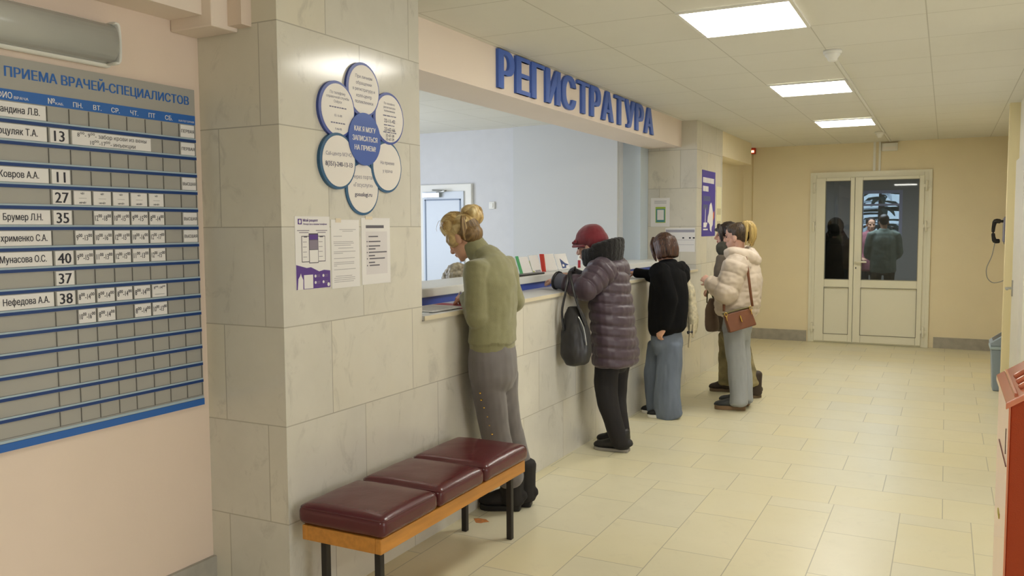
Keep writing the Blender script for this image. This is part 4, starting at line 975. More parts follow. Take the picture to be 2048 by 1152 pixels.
# ---- woman in the red hat and padded plum coat
hl, tl, hr, tr3 = onfloor(1257, 904), onfloor(1190, 897), onfloor(1248, 889), onfloor(1196, 884)
P2 = person('woman in a dark red hat, plum quilted coat and black trousers leaning on the counter', [hl, hr, tl, tr3])
hd = Head(at(1180, 488, 5.96), (-1, .1), math.radians(14), .97)
J = dict(pel=at(1228, 690, 5.92), chest=at(1218, 570, 5.93), neck=at(1200, 522, 5.96), shL=at(1205, 540, 5.77), shR=at(1235, 534, 6.10), elL=at(1172, 577, 5.66), elR=at(1200, 572, 6.10),
         wrL=at(1116, 561, 5.80), wrR=at(1145, 550, 6.10), hipL=at(1220, 705, 5.85), hipR=at(1236, 702, 5.99), knL=at(1216, 800, 5.84), knR=at(1232, 795, 5.98),
         anL=hl+UP*.1+(tl-hl)*.22, anR=hr+UP*.1+(tr3-hr)*.22, toeL=tl, toeR=tr3)
make_body(J, hd, P2, M_SKINP, hands=[(J['wrL'], at(1098, 560, 5.89)-J['wrL'], (0, .1, -1), 1, .5, .95), (J['wrR'], at(1122, 548, 6.18)-J['wrR'], (0, -.1, -1), -1, .5, .95)])
M_PLUM = mat('plum_nylon', '#443540', .45, var=.06, vscale=8, sheen=.1)
m = MB()
m.tube([at(1232, 722, 5.90), at(1231, 700, 5.895), at(1226, 650, 5.90), at(1221, 600, 5.925), at(1218, 565, 5.93), at(1217, 540, 5.94), at(1208, 525, 5.95)],
       [(.245, .150), (.24, .15), (.225, .143), (.215, .143), (.215, .138), (.185, .115), (.10, .09)], n=24, side=LAT)
for s in 'LR': sleeve(m, lerp(J['sh'+s], J['chest'], .4), J['sh'+s], J['el'+s], J['wr'+s], [.10, .092, .080, .074, .066], end=.62)
def seg_t(p, a, b):
    ab = b-a; t = max(0, min(1, (p-a).dot(ab)/ab.dot(ab))); return t, (p-(a+ab*t)).length
J2 = J
def quilt2(p, n):
    best = None
    for s in 'LR':
        t1, d1_ = seg_t(p, J2['sh'+s], J2['el'+s]); t2, d2_ = seg_t(p, J2['el'+s], J2['wr'+s])
        c = (d1_, t1*.27) if d1_ < d2_ else (d2_, .27+t2*.27)
        if best is None or c[0] < best[0]: best = c
    if best[0] < .106 and p.z > 1.0: ph_ = best[1]/.085
    else: ph_ = (p.z+.10*(p.x+2.1)+.04*(p.y-5.6)+.006*noise.noise(p*5))/.074
    g_ = abs(ph_-round(ph_))*.074
    return .011*(1-math.exp(-(g_/.014)**2))-.006+.007*noise.noise(p*9)+.003*noise.noise(p*26)
fuse(m, 'coat', M_PLUM, P2, .0065, 3, disp=quilt2)
m = MB()
m.tube([at(1246, 545, 5.95), at(1240, 532, 5.955), at(1226, 526, 5.96), at(1212, 528, 5.96)], [(.10, .05), (.13, .055), (.12, .05), (.08, .04)], n=16, side=LAT)
fuse(m, 'hood', M_PLUM, P2, .008, 3, disp=folds(12, .006))
# fur collar standing round the neck
m = MB(); cc = at(1206, 506, 5.96)
for i in range(24):
    a = 2*PI*i/24
    q_ = Vector((math.cos(a), math.sin(a), 0)); base = cc+Vector((.105*q_.x, .13*q_.y, -.045+.02*q_.x)); top = base+Vector((.018*q_.x, .02*q_.y, .075+.045*(q_.x > -.2)*(.5+.5*q_.x)))
    m.tube([base-UP*.01, lerp(base, top, .5), top], [.035, .036, .027], n=8, sub=2)
rr = random.Random(5)
fuse(m, 'fur_collar', mat('black_fur', '#141212', .95, bump=.8, bscale=160, sheen=.15), P2, .008, 2, disp=lambda p, n: .003*noise.noise(p*70)+.0025*noise.noise(p*160))
# cuffs
for s in 'LR':
    a = lerp(J['el'+s], J['wr'+s], .60); b = lerp(J['el'+s], J['wr'+s], 1.02); m = MB(); m.tube([a, lerp(a, b, .5), b], [.056, .055, .057], n=16)
    cf = fuse(m, 'cuff', mat('slate_lining', '#5a5c68', .7), P2, .007, 2, label='slate grey cuff lining')
    m = MB(); d_ = (b-a).normalized(); e1 = d_.orthogonal().normalized(); e2 = d_.cross(e1)
    m.tube(arc(b, e1, e2, .056, .056, 0, 2*PI, 17), [.011]*17, n=8, sub=1); m.build('cuff_edge', M_BLACK, cf)
# hat
M_HAT = mat('wine_felt', '#722029', .9, var=.08, vscale=20, sheen=.3)
m = MB(); hd.E(m, 0, -.020, .045, .099, .115, .098); hd.E(m, 0, -.055, .015, .096, .092, .085); hd.E(m, 0, .02, .03, .092, .095, .06)
fuse(m, 'hat', M_HAT, P2, .007, 3, disp=folds(14, .004))
m = MB(); m.tube([hd.L(-.098, .0, -.012), hd.L(-.085, .06, .0), hd.L(-.05, .108, .014), hd.L(0, .125, .018), hd.L(.05, .108, .014), hd.L(.085, .06, .0), hd.L(.098, .0, -.012)], [(.008, .014), (.008, .017), (.008, .018), (.008, .020), (.008, .018), (.008, .017), (.008, .014)], n=10, side=hd.u*.7+hd.f*.6)
fuse(m, 'hat_brim', M_HAT, P2, .006, 2)
m = MB(); m.ell(hd.L(-.075, .088, .03), .014, .018, .012, nu=10, nv=8); m.ell(hd.L(-.085, .070, .035), .012, .014, .014, nu=10, nv=8); m.build('hat_bow', M_HAT, P2)
m = MB(); hd.E(m, 0, -.06, -.035, .072, .05, .05); fuse(m, 'hair', hair_mat('brown_hair_dark', '#2c1d17', '#4a3328', .5), P2, .008, 2)
M_TR2 = mat('black_trousers', '#1c191b', .85, var=.08, vscale=10)
trousers(P2, J, M_TR2, [(at(1228, 680, 5.92), (.16, .11)), (at(1228, 712, 5.92), (.165, .115)), (at(1226, 735, 5.92), (.13, .09))],
         [[(at(x, y, d), r) for x, y, d, r in ((1218, 715, 5.85, .092), (1212, 760, 5.84, .085), (1216, 805, 5.83, .074), (1229, 850, 5.83, .066), (1240, 888, 5.85, .058))],
          [(at(x, y, d), r) for x, y, d, r in ((1237, 712, 5.98, .09), (1233, 760, 5.98, .08), (1234, 805, 5.97, .07), (1240, 850, 5.95, .062), (1246, 880, 5.94, .055))]], .009, folds(13, .005, (1, 1, .5), 2))
M_SHOE2 = mat('black_leather', '#1b191a', .5)
for a, b in ((hl, tl), (hr, tr3)): shoe(a, b, P2, M_SHOE2, mat('sole_grey', '#8d8880', .6), 'shoe', .085, .092, .05, (0, 0), .022)
# black shopping bag on her arm
hb_ = thing('handbag', 'large black leather bag hanging from the forearm of the woman in the plum coat', 'handbag', at(1148, 722, 5.78))
m = MB(); bd = 5.56
m.tube([at(1155, 722, bd), at(1153, 704, bd), at(1151, 670, bd), at(1149, 640, bd), at(1148, 615, bd)], [(.085, .050), (.108, .058), (.102, .052), (.078, .036), (.045, .016)], n=20, side=(.85, .5, 0))
fuse(m, 'bag_body', mat('black_bag_leather', '#232224', .38, var=.1, vscale=9), hb_, .008, 3, disp=folds(16, .006, (1, 1, .5)))
M_STRAP = mat('bag_strap', '#1d1c1e', .4)
aw = lerp(J['elL'], J['wrL'], .52)
for (p0, p1, p2) in (((1128, 660), (1124, 625), (1130, 590)), ((1170, 650), (1160, 622), (1150, 592))):
    up0 = at(1138, 560, 5.60)
    m = MB(); m.tube([at(*p0, bd-.03), at(*p1, bd-.04), at(*p2, bd-.03), at(p2[0]*.5+1138*.5, 568, bd+.02), aw+UP*.085+Vector((.0, -.02, 0)), aw+UP*.06+Vector((.0, .075, 0)), aw+Vector((0, .09, -.03))], [(.014, .006)]*7, n=8, sub=4); m.build('strap', M_STRAP, hb_)
m = MB(); m.tube([at(1157, 634, bd-.045), at(1167, 655, bd-.06), at(1173, 690, bd-.06)], [.004]*3, n=6); m.build('zipper', M_CHROME, hb_)

# ---- girl in the black hoodie and wide jeans
hl, tl, hr, tr3 = onfloor(1352, 835), onfloor(1296, 834), onfloor(1322, 826), onfloor(1284, 825)
P3 = person('girl with brown bob in a black hoodie and wide blue jeans', [hl, hr, tl, tr3])
hd = Head(at(1326, 492, 7.02), (-.9, .45), math.radians(20), .93)
J = dict(pel=at(1336, 672, 6.98), chest=at(1337, 578, 6.98), neck=at(1335, 524, 7.0), shL=at(1318, 542, 6.84), shR=at(1362, 546, 7.10), elL=at(1338, 600, 6.80), elR=at(1318, 556, 7.16),
         wrL=at(1330, 653, 6.80), wrR=at(1272, 545, 7.20), hipL=at(1340, 676, 6.92), hipR=at(1322, 674, 7.06), knL=at(1337, 752, 6.92), knR=at(1314, 748, 7.08),
         anL=hl+UP*.09+(tl-hl)*.2, anR=hr+UP*.09+(tr3-hr)*.2, toeL=tl, toeR=tr3)
make_body(J, hd, P3, M_SKIN, hands=[(J['wrL'], Vector((-.07, -.03, -.11)), (.55, .85, 0), -1, .85, .95), (J['wrR'], at(1252, 546, 7.24)-J['wrR'], (0, -.1, -1), -1, .45, .9)], k=.92)
M_HOOD = mat('black_fleece', '#0d0d0f', .95, var=.1, vscale=14, spec=.2)
m = MB()
m.tube([at(1336, 662, 6.975), at(1335, 652, 6.975), at(1336, 620, 6.975), at(1337, 585, 6.98), at(1337, 555, 6.985), at(1336, 538, 6.99), at(1335, 527, 7.0)],
       [(.192, .142), (.205, .158), (.212, .164), (.205, .158), (.195, .14), (.165, .105), (.09, .08)], n=22, side=LAT)
sleeve(m, lerp(J['shL'], J['chest'], .4), J['shL'], J['elL'], J['wrL'], [.085, .080, .072, .066, .050])
sleeve(m, lerp(J['shR'], J['chest'], .4), J['shR'], J['elR'], J['wrR'], [.088, .078, .066, .054, .042], end=.98)
fuse(m, 'hoodie', M_HOOD, P3, .008, 4, disp=folds(9, .008, (1, 1, .6), 4))
m = MB(); m.tube([at(1320, 533, 6.86), at(1338, 536, 6.88), at(1356, 538, 6.97), at(1364, 532, 7.06)], [(.03, .025), (.05, .04), (.06, .05), (.045, .04)], n=14)
fuse(m, 'hood', M_HOOD, P3, .008, 3, disp=folds(13, .006))
M_JEAN = mat('blue_denim', '#6a7484', .85, var=.16, vscale=7, bump=.1, bscale=300, stretch=(1, 1, .5))
trousers(P3, J, M_JEAN, [(at(1334, 655, 6.98), (.155, .115)), (at(1333, 685, 6.98), (.165, .128)), (at(1332, 705, 6.98), (.13, .10))],
         [[(at(x, y, d), r) for x, y, d, r in ((1340, 690, 6.92, .098), (1337, 740, 6.91, .10), (1335, 785, 6.90, .105), (1336, 815, 6.90, .11), (1339, 829, 6.91, (.112, .115)))],
          [(at(x, y, d), r) for x, y, d, r in ((1318, 690, 7.06, .096), (1311, 740, 7.08, .09), (1312, 780, 7.08, .09), (1313, 808, 7.07, .09), (1314, 820, 7.06, .092))]], .009, folds(11, .016, (1, 1, .3), 8))
M_CANV = mat('black_canvas', '#1a1a1c', .8)
for a, b in ((hl, tl), (hr, tr3)): shoe(a, b, P3, M_CANV, mat('sole_white', '#e4e0d4', .5), 'shoe', .072, .088, 0, (0, 0), .026)
M_BROWN = hair_mat('chestnut_hair', '#2a1811', '#5b3a28', .36, 22, (5, 5, .7))
m = MB(); hd.E(m, 0, -.022, .024, .088, .104, .094)
for a_, b_, r_ in ((-.06, -.045, .045), (-.03, -.075, .05), (.03, -.075, .05), (.06, -.045, .045), (0, -.06, .055), (-.066, .0, .032), (.066, .0, .032)):
    m.tube([hd.L(a_, b_, .03), hd.L(a_*1.12, b_*1.05, -.05), hd.L(a_*1.15, b_*1.02, -.105)], [r_, r_*.95, r_*.72], n=12)
for q_ in (-1, 1): m.tube([hd.L(.03*q_, .06, .095), hd.L(.066*q_, .068, .03), hd.L(.074*q_, .066, -.05), hd.L(.066*q_, .062, -.12)], [.016, .017, .016, .008], n=10)
fuse(m, 'hair', M_BROWN, P3, .006, 2, disp=folds(60, .003, (1, 1, .15)))
sb_ = thing('shoulder_bag', 'pale patterned fabric bag hanging behind the girl in black, with dangling cords', 'bag', at(1385, 690, 7.12))
m = MB(); m.tube([at(1384, 662, 7.12), at(1386, 640, 7.12), at(1384, 605, 7.12), at(1380, 578, 7.12), at(1374, 560, 7.1)], [(.05, .035), (.06, .045), (.055, .04), (.045, .035), (.02, .015)], n=14)
fuse(m, 'bag_body', mat('patterned_canvas', '#c9c0a4', .8, var=.3, vscale=35), sb_, .008, 3, disp=folds(18, .008))
for dx, y1 in ((0, 694), (6, 672)): MB().tube([at(1381+dx, 650, 7.06), at(1380+dx, 672, 7.05), at(1378+dx, y1, 7.05)], [.008, .012, .01], n=8).build('cord', mat('cord_cream', '#c4b89a', .8), sb_)
MB().tube([at(1376, 665, 7.055), at(1384, 664, 7.055)], [.014, .014], n=8).build('buckle', M_BLACK, sb_)
MB().tube([at(1376, 565, 7.1), at(1366, 545, 7.04), at(1352, 532, 7.02)], [(.02, .006)]*3, n=8).build('strap', mat('cord_cream', '#c4b89a', .8), sb_)

# ---- woman in the dark coat standing behind the cream jacket
hl, tl, hr, tr3 = onfloor(1518, 794), onfloor(1478, 798), onfloor(1462, 783), onfloor(1420, 781)
P5 = person('woman with a dark bob in a taupe coat, hidden behind the cream puffer jacket', [hl, hr, tl, tr3])
hd = Head(at(1454, 467, 7.80), (-1, -.25), math.radians(3), .93)
J = dict(pel=at(1466, 645, 7.85), chest=at(1462, 545, 7.82), neck=at(1461, 502, 7.82), shL=at(1450, 518, 7.68), shR=at(1475, 514, 7.98), elL=at(1440, 560, 7.66), elR=at(1470, 568, 8.05),
         wrL=at(1424, 575, 7.75), wrR=at(1432, 576, 8.0), hipL=at(1475, 650, 7.78), hipR=at(1455, 648, 7.92), knL=at(1494, 720, 7.70), knR=at(1452, 715, 7.95),
         anL=hl+UP*.1+(tl-hl)*.22, anR=hr+UP*.1+(tr3-hr)*.22, toeL=tl, toeR=tr3)
make_body(J, hd, P5, M_SKINP, hands=[(J['wrL'], at(1415, 580, 7.8)-J['wrL'], (0, .3, -1), 1, .7, .9), (J['wrR'], at(1420, 580, 8.02)-J['wrR'], (0, -.3, -1), -1, .7, .9)], k=.95)
M_TAUPE = mat('taupe_coat', '#5d5245', .75, var=.12, vscale=9)
m = MB(); m.tube([at(1458, 655, 7.84), at(1458, 640, 7.84), at(1460, 590, 7.83), at(1462, 545, 7.82), at(1462, 520, 7.82), at(1461, 505, 7.82)], [(.20, .18), (.205, .185), (.195, .15), (.19, .13), (.16, .11), (.09, .085)], n=20, side=LAT)
for s in 'LR': m.tube([J['sh'+s], lerp(J['sh'+s], J['el'+s], .5), J['el'+s], lerp(J['el'+s], J['wr'+s], .9)], [.08, .078, .07, .055], n=12)
fuse(m, 'coat', M_TAUPE, P5, .010, 3, disp=folds(10, .006))
m = MB(); m.tube([at(1447, 505, 7.68), at(1443, 495, 7.70), at(1452, 490, 7.85)], [.05, .052, .045], n=12); fuse(m, 'scarf', mat('dark_scarf', '#3c3a31', .9), P5, .008, 2, disp=folds(25, .006))
M_DARKH = hair_mat('black_brown_hair', '#17110f', '#33251e', .35, 22, (5, 5, .7))
m = MB(); hd.E(m, 0, -.022, .028, .088, .104, .094)
for a_, b_, r_ in ((-.062, -.03, .045), (.062, -.03, .045), (0, -.07, .055), (-.035, -.06, .05), (.035, -.06, .05)): m.tube([hd.L(a_, b_, .03), hd.L(a_*1.12, b_*1.05, -.04), hd.L(a_*1.1, b_, -.10)], [r_, r_, r_*.75], n=12)
for q_ in (-1, 1): m.tube([hd.L(.02*q_, .075, .085), hd.L(.06*q_, .075, .045), hd.L(.075*q_, .055, -.03), hd.L(.072*q_, .045, -.1)], [.02, .02, .018, .01], n=10)
m.tube([hd.L(-.05, .088, .04), hd.L(0, .1, .042), hd.L(.05, .088, .04)], [.015, .018, .015], n=10)
fuse(m, 'hair', M_DARKH, P5, .007, 2, disp=folds(60, .003, (1, 1, .15)))
M_CAMO = mat('camouflage_cloth', '#8f8460', .85, var=.55, vscale=7)
trousers(P5, J, M_CAMO, [(at(1466, 640, 7.85), (.16, .11)), (at(1467, 665, 7.85), (.165, .115)), (at(1470, 685, 7.84), (.12, .09))],
         [[(at(x, y, d), r) for x, y, d, r in ((1477, 670, 7.78, .090), (1487, 710, 7.73, .078), (1497, 745, 7.68, .068), (1504, 768, 7.66, .06))],
          [(at(x, y, d), r) for x, y, d, r in ((1457, 670, 7.92, .092), (1454, 710, 7.94, .08), (1452, 745, 7.95, .07), (1450, 765, 7.95, .062))]], .010, folds(14, .008))
M_BB = mat('brown_boot_leather', '#3b2f27', .6, var=.15, vscale=20); M_SOLEBR = mat('sole_brown', '#6b5a45', .7)
for a, b in ((hl, tl), (hr, tr3)): shoe(a, b, P5, M_BB, M_SOLEBR, 'boot', .095, .095, .12, (0, 0), .028, laces=mat('lace_pale', '#c9c0aa', .7), shr=.058)
tb = thing('tote_bag', 'brown grey bag hanging in front of the woman behind the cream jacket', 'bag', at(1424, 665, 7.55))
m = MB(); m.tube([at(1425, 658, 7.55), at(1424, 645, 7.55), at(1423, 620, 7.55), at(1424, 598, 7.55)], [(.06, .04), (.066, .045), (.058, .038), (.03, .015)], n=14, side=_r); fuse(m, 'bag_body', mat('bag_brown_grey', '#6a5748', .6, var=.1), tb, .008, 3, disp=folds(16, .004))
m = MB(); m.tube([at(1414, 605, 7.55), at(1415, 585, 7.6), at(1419, 577, 7.72), at(1424, 590, 7.6), at(1430, 606, 7.55)], [(.012, .005)]*5, n=8, sub=4); m.build('strap', mat('strap_olive', '#4f4a2c', .7), tb)

# ---- woman in the cream puffer jacket with the crossbody bag
hl, tl, hr, tr3 = onfloor(1490, 820), onfloor(1430, 817), onfloor(1498, 811), onfloor(1440, 806)
P4 = person('woman with a blonde ponytail in a cream puffer jacket and light jeans, in profile', [hl, hr, tl, tr3])
hd = Head(at(1473, 470, 7.24), (-1, .15), math.radians(4), .95)
J = dict(pel=at(1474, 648, 7.25), chest=at(1480, 560, 7.25), neck=at(1478, 508, 7.25), shL=at(1474, 528, 7.08), shR=at(1494, 522, 7.42), elL=at(1452, 585, 7.04), elR=at(1480, 585, 7.48),
         wrL=at(1420, 565, 7.16), wrR=at(1438, 566, 7.45), hipL=at(1470, 652, 7.19), hipR=at(1481, 650, 7.33), knL=at(1472, 728, 7.17), knR=at(1484, 725, 7.31),
         anL=hl+UP*.09+(tl-hl)*.22, anR=hr+UP*.09+(tr3-hr)*.22, toeL=tl, toeR=tr3)
make_body(J, hd, P4, M_SKINP, hands=[(J['wrL'], at(1407, 555, 7.22)-J['wrL'], (.2, .8, -.5), 1, .7, .92), (J['wrR'], at(1420, 558, 7.42)-J['wrR'], (0, -.8, -.5), -1, .6, .92)], k=.95)
M_PUFF = mat('cream_nylon', '#cfbfac', .5, var=.04, vscale=7, sheen=.1)
m = MB()
m.tube([at(1472, 628, 7.245), at(1473, 615, 7.245), at(1477, 585, 7.25), at(1481, 555, 7.25), at(1482, 530, 7.25), at(1479, 512, 7.25)], [(.205, .165), (.222, .19), (.225, .192), (.218, .18), (.19, .145), (.10, .10)], n=22, side=LAT)
for s in 'LR': sleeve(m, lerp(J['sh'+s], J['chest'], .4), J['sh'+s], J['el'+s], J['wr'+s], [.11, .105, .10, .085, .066], end=1.0)
J4 = J
def quilt4(p, n):
    best = None
    for s in 'LR':
        t1, d1_ = seg_t(p, J4['sh'+s], J4['el'+s]); t2, d2_ = seg_t(p, J4['el'+s], J4['wr'+s]); c = (d1_, t1*.26) if d1_ < d2_ else (d2_, .26+t2*.2)
        if best is None or c[0] < best[0]: best = c
    ph_ = best[1]/.11 if best[0] < .118 else (p.z+.04)/.15
    return .011*abs(math.sin(PI*ph_))**.4-.007+.008*noise.noise(p*8)+.006*noise.noise(Vector((p.x*22, p.y*22, p.z*34)))
fuse(m, 'jacket', M_PUFF, P4, .008, 3, disp=quilt4)
m = MB(); m.tube([at(1456, 508, 7.14), at(1470, 506, 7.10), at(1492, 514, 7.12), at(1506, 522, 7.25), at(1500, 508, 7.40), at(1474, 498, 7.42)], [.05, .056, .066, .07, .062, .045], n=14)
m.tube([at(1496, 505, 7.2), at(1505, 520, 7.22), at(1503, 536, 7.22)], [(.09, .05), (.10, .05), (.07, .035)], n=14, side=LAT)
fuse(m, 'hood', M_PUFF, P4, .008, 4, disp=folds(14, .009))
M_LJ = mat('light_denim', '#a3a7aa', .85, var=.1, vscale=7, stretch=(1, 1, .5), bump=.1, bscale=300)
trousers(P4, J, M_LJ, [(at(1474, 630, 7.25), (.15, .115)), (at(1474, 655, 7.25), (.16, .125)), (at(1474, 675, 7.25), (.125, .10))],
         [[(at(x, y, d), r) for x, y, d, r in ((1468, 665, 7.19, .096), (1470, 700, 7.18, .088), (1474, 740, 7.17, .078), (1477, 780, 7.15, .076), (1478, 806, 7.14, .08))],
          [(at(x, y, d), r) for x, y, d, r in ((1480, 665, 7.32, .094), (1482, 700, 7.32, .084), (1486, 740, 7.31, .072), (1489, 775, 7.29, .068), (1490, 800, 7.27, .07))]], .009, folds(12, .011, (1, 1, .4), 1))
for a, b in ((hl, tl), (hr, tr3)): shoe(a, b, P4, mat('charcoal_leather', '#3a3d40', .5), mat('sole_tan', '#8a6f52', .6), 'shoe', .085, .098, 0, (0, 0), .036)
M_H4 = hair_mat('dark_top_hair', '#2b2118', '#54412b', .4, 22, (5, 5, 1)); M_H4B = hair_mat('ponytail_blonde', '#8a6f36', '#cdb270', .4, 20, (6, 6, .6))
m = MB(); hd.E(m, 0, -.03, .026, .083, .098, .090); hd.E(m, 0, .01, .045, .077, .075, .06); hd.E(m, 0, -.07, -.02, .06, .045, .05)
fuse(m, 'hair', M_H4, P4, .006, 2, disp=folds(60, .002, (1, 1, .3)))
m = MB(); pb = hd.L(0, -.10, .085)
rr = random.Random(2)
for i in range(16):
    o_ = Vector((rr.uniform(-.02, .02), rr.uniform(-.03, .03), rr.uniform(-.01, .01))); e_ = rr.uniform(-.02, .035)
    m.tube([pb+o_*.4+Vector((-.03, 0, -.02)), pb+o_+Vector((.0, 0, .025)), pb+o_*1.3+Vector((.03+e_*.6, 0, -.02)), pb+o_*1.4+Vector((.034+e_*.6, 0, -.10)), pb+o_*1.2+Vector((.022+e_*.6, 0, -.175+rr.uniform(-.02, .03)))], [.010, .013, .014, .012, .004], n=8, sub=3)
fuse(m, 'ponytail', M_H4B, P4, .006, 1, disp=folds(80, .002, (1, 1, .2)))
MB().tube(arc(pb+Vector((-.005, 0, .005)), LAT, hd.u, .026, .026, 0, 2*PI, 13), [.008]*13, n=8, sub=1).build('hair_tie', M_BLACK, P4)
# crossbody bag
xb = thing('crossbody_bag', 'brown leather crossbody bag with a gold clasp at the hip of the woman in cream', 'handbag', at(1480, 660, 7.0))
M_BRL = mat('brown_leather', '#7a4a2e', .42, var=.08, vscale=12)
bx, by_ = (at(1506, 626, 7.02)-at(1446, 642, 6.98)).normalized(), None
nrm = Vector((.15, -1, 0)); nrm = (nrm-bx*nrm.dot(bx)).normalized(); bz = bx.cross(nrm)*-1
if bz.z < 0: bz = -bz
oc = at(1479, 639, 6.985)
def BX(u_, v_, w_): return oc+bx*u_+bz*v_+nrm*w_
m = MB(); q8 = [BX(-.118, -.085, -.03), BX(.125, -.078, -.03), BX(.125, -.078, .03), BX(-.118, -.085, .03), BX(-.125, .072, -.022), BX(.112, .072, -.022), BX(.112, .072, .022), BX(-.125, .072, .022)]
m.add(q8, [(0, 3, 2, 1), (4, 5, 6, 7), (0, 1, 5, 4), (1, 2, 6, 5), (2, 3, 7, 6), (3, 0, 4, 7)]); m.build('bag_body', M_BRL, xb, bevel=.012, seg=3)
m = MB(); m.tube([BX(-.125, .078, 0), BX(0, .082, 0), BX(.112, .078, 0)], [(.024, .007)]*3, n=10, side=nrm); m.build('top_frame', mat('olive_trim', '#6a6038', .5), xb)
m = MB(); m.tube([BX(0, .03, .034), BX(.002, -.02, .036)], [(.009, .005)]*2, n=8); cl_ = m.build('clasp', M_GOLD, xb)
for u_ in (-.115, .105):
    m = MB(); m.tube(arc(BX(u_, .07, .03), bx, bz, .012, .016, 0, 2*PI, 11), [.003]*11, n=6, sub=1); m.tube([BX(u_, .055, .03), BX(u_-.004, .02, .032)], [.004, .003], n=6); m.build('ring', M_GOLD, xb)
for pts in ([at(1448, 622, 6.99), at(1448, 608, 7.02), at(1449, 596, 7.06), at(1451, 580, 7.10)], [at(1505, 612, 7.03), at(1502, 592, 7.01), at(1498, 560, 7.01), at(1494, 530, 7.02), at(1490, 512, 7.05), at(1482, 503, 7.12)]):
    MB().tube(pts, [(.011, .004)]*len(pts), n=8, sub=4, side=(.9, .1, 0)).build('strap', M_BRL, xb)

# ---- clerk behind the counter, seated: only the hair shows above the shelf
P6 = person('seated clerk behind the counter, only ash blonde hair showing above the shelf', [(-3.30, 5.35, 0)])
hd = Head(at(917, 562, 6.1), (.8, -.6), math.radians(25), .97)
J = {}
c0 = hd.c
for k_, v_ in dict(pel=(0, .05, -.68), chest=(0, .05, -.34), neck=(0, .03, -.17), shL=(.10, .16, -.24), shR=(-.13, -.08, -.24), elL=(.26, .10, -.48), elR=(-.02, -.22, -.48), wrL=(.40, -.1, -.46), wrR=(.18, -.3, -.46),
                   hipL=(.06, .12, -.74), hipR=(-.05, -.02, -.74), knL=(.38, -.06, -.70), knR=(.24, -.2, -.70), anL=(.34, -.1, -1.07), anR=(.22, -.24, -1.07), toeL=(.46, -.2, -1.14), toeR=(.34, -.34, -1.14)).items():
    J[k_] = c0+Vector(v_)
make_body(J, hd, P6, M_SKIN, voxel=.006, hands=[(J['wrL'], (.6, -.6, .0), (0, 0, -1), 1, .3), (J['wrR'], (.8, -.3, 0), (0, 0, -1), -1, .3)], side=(.6, .8, 0))
m = MB(); m.tube([J['pel']-UP*.05, lerp(J['pel'], J['chest'], .5), J['chest'], J['neck']-UP*.02], [(.18, .14), (.18, .14), (.19, .13), (.08, .08)], n=18, side=(.6, .8, 0))
for s in 'LR':
    m.tube([lerp(J['sh'+s], J['chest'], .3), J['sh'+s], J['el'+s], J['wr'+s]], [.075, .07, .06, .045], n=12); m.tube([J['hip'+s], J['kn'+s], J['an'+s]], [.09, .075, .06], n=12)
fuse(m, 'clothing', mat('clerk_dark_cloth', '#26262a', .85), P6, .012, 3)
for s in 'LR': shoe(J['an'+s]-(J['toe'+s]-J['an'+s])*.2, J['toe'+s]+(J['toe'+s]-J['an'+s])*.4, P6, M_SHOE2, M_SOLEB)
m = MB(); hd.E(m, 0, -.02, .03, .10, .115, .10); hd.E(m, .05, -.05, .0, .06, .07, .07); hd.E(m, -.05, -.05, .0, .06, .07, .07); hd.E(m, 0, .03, .07, .07, .06, .045)
fuse(m, 'hair', hair_mat('ash_blonde_hair', '#7c715c', '#cbbfa4', .5, 12, (2, 2, 2)), P6, .007, 1, disp=lambda p, n: .008*noise.noise(p*28)+.006*noise.noise(p*60))
oc_ = thing('office_chair', 'office chair under the seated clerk behind the counter', 'chair', (J['pel'].x, J['pel'].y, 0))
cx, cy = J['pel'].x, J['pel'].y+.02; sz = J['pel'].z-.19
MB().box(cx-.22, cx+.22, cy-.22, cy+.22, sz-.07, sz).build('seat', mat('chair_fabric', '#2f3338', .9), oc_, bevel=.03)
MB().tube([(cx, cy, .06), (cx, cy, sz-.06)], [.03, .03], n=12).build('column', M_DARKSTEEL, oc_)
for i in range(5):
    a = 2*PI*i/5; MB().tube([(cx, cy, .08), (cx+.26*math.cos(a), cy+.26*math.sin(a), .03)], [.022, .018], n=8).build('leg', M_BLACK, oc_)

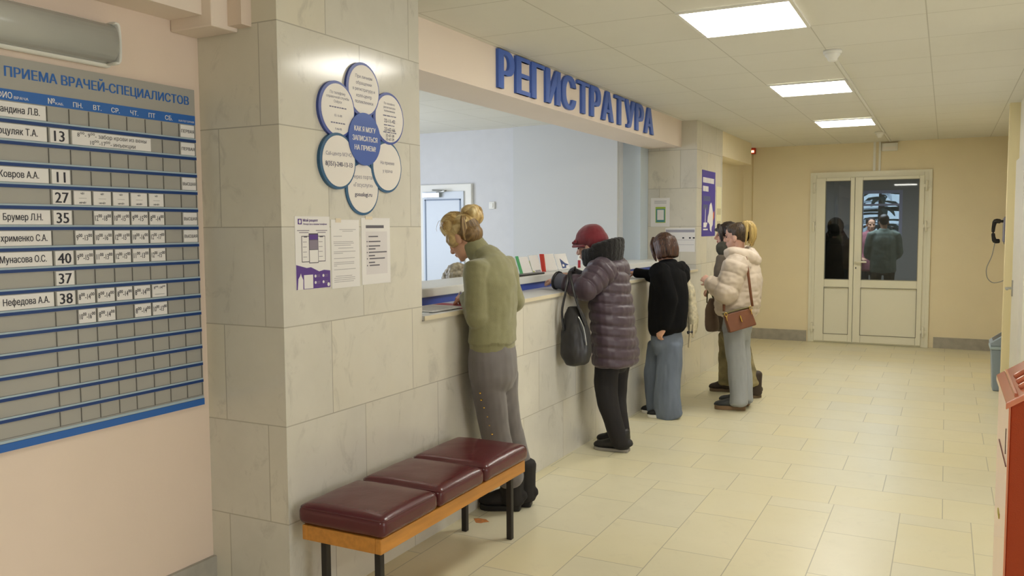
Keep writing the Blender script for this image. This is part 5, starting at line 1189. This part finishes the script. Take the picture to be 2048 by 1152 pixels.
# ---- people beyond the glazed door
def far_person(label, base, h, head, top_m, leg_m, hair_m, hoodup=False, wide=1.0, tall=1.72, arm=0.0):
    b = Vector(base); k = tall/1.72; f = Vector((*h, 0)).normalized(); S = f.cross(UP)*-1
    P = person(label, [b]); hd = Head(b+UP*1.595*k+f*.03, h, math.radians(head), .97)
    G = lambda x, y, z: b+S*x*k+f*y*k+UP*z*k
    J = dict(pel=G(0, 0, .93), chest=G(0, 0, 1.24), neck=G(0, -.01, 1.44), shL=G(.17, 0, 1.38), shR=G(-.17, 0, 1.38), elL=G(.23, .02, 1.10), elR=G(-.23, .02, 1.10), wrL=G(.17, .18+arm, 1.0), wrR=G(-.17, .18+arm, 1.0),
             hipL=G(.09, 0, .90), hipR=G(-.09, 0, .90), knL=G(.10, .02, .50), knR=G(-.10, .02, .50), anL=G(.11, -.02, .09), anR=G(-.11, -.02, .09), toeL=G(.13, .14, 0), toeR=G(-.13, .14, 0))
    make_body(J, hd, P, M_SKIN, voxel=.007, hands=[(J['wrL'], f, (0, 0, -1), -1, .5), (J['wrR'], f, (0, 0, -1), 1, .5)], side=S, lips=False)
    m = MB(); m.tube([G(0, 0, .80), G(0, 0, .95), G(0, 0, 1.15), G(0, 0, 1.3), G(0, 0, 1.4), G(0, -.01, 1.46)], [(.2*wide, .15), (.2*wide, .15), (.2*wide, .145), (.205*wide, .135), (.17*wide, .11), (.08, .08)], n=18, side=S)
    for s in 'LR': m.tube([lerp(J['sh'+s], J['chest'], .3), J['sh'+s], J['el'+s], lerp(J['el'+s], J['wr'+s], .95)], [.08, .08, .066, .045], n=12)
    fuse(m, 'jacket', top_m, P, .012, 3, disp=folds(9, .008))
    trousers(P, J, leg_m, [(G(0, 0, .98), (.16, .115)), (G(0, 0, .88), (.165, .12)), (G(0, 0, .78), (.13, .1))], [[(J['hip'+s], .095), (J['kn'+s], .075), (J['an'+s]+UP*-.03, .065)] for s in 'LR'], .012, folds(10, .006), side=S)
    for s in 'LR': shoe(J['an'+s]-f*.06, J['toe'+s]+f*.03, P, M_SHOE2, M_SOLEB, voxel=.01)
    m = MB(); hd.E(m, 0, -.024, .03, .084, .10, .088); hd.E(m, 0, -.06, -.02, .066, .05, .055); fuse(m, 'hair', hair_m, P, .009, 2)
    if hoodup:
        m = MB(); hd.E(m, 0, -.03, .01, .12, .13, .14); m.tube([G(0, -.05, 1.52), G(0, 0, 1.42), G(0, 0, 1.32)], [.12, (.18, .13), (.22, .15)], n=14, side=S); fuse(m, 'hood', top_m, P, .012, 2)
    return P
far_person('man in a grey green jacket, back turned, behind the glazed door', (-.90, 15.0, 0), (-.15, 1), 8, mat('grey_green_cloth', '#7c877c', .85, var=.1), mat('olive_brown_trousers', '#4c4433', .85), M_DARKH, tall=1.76)
far_person('person in a rose pink top standing left of the man behind the glazed door', (-1.17, 15.9, 0), (.3, -1), 8, mat('rose_cloth', '#a86a74', .85), mat('dark_trousers_far', '#23242c', .85), M_DARKH, tall=1.72)
far_person('person in a dark hooded coat close behind the left pane of the glazed door', (-1.44, 13.2, 0), (-.3, 1), 10, mat('dark_olive_coat', '#26251f', .9, var=.1), mat('dark_trousers_far', '#23242c', .85), M_DARKH, hoodup=True, wide=1.5, tall=1.66)
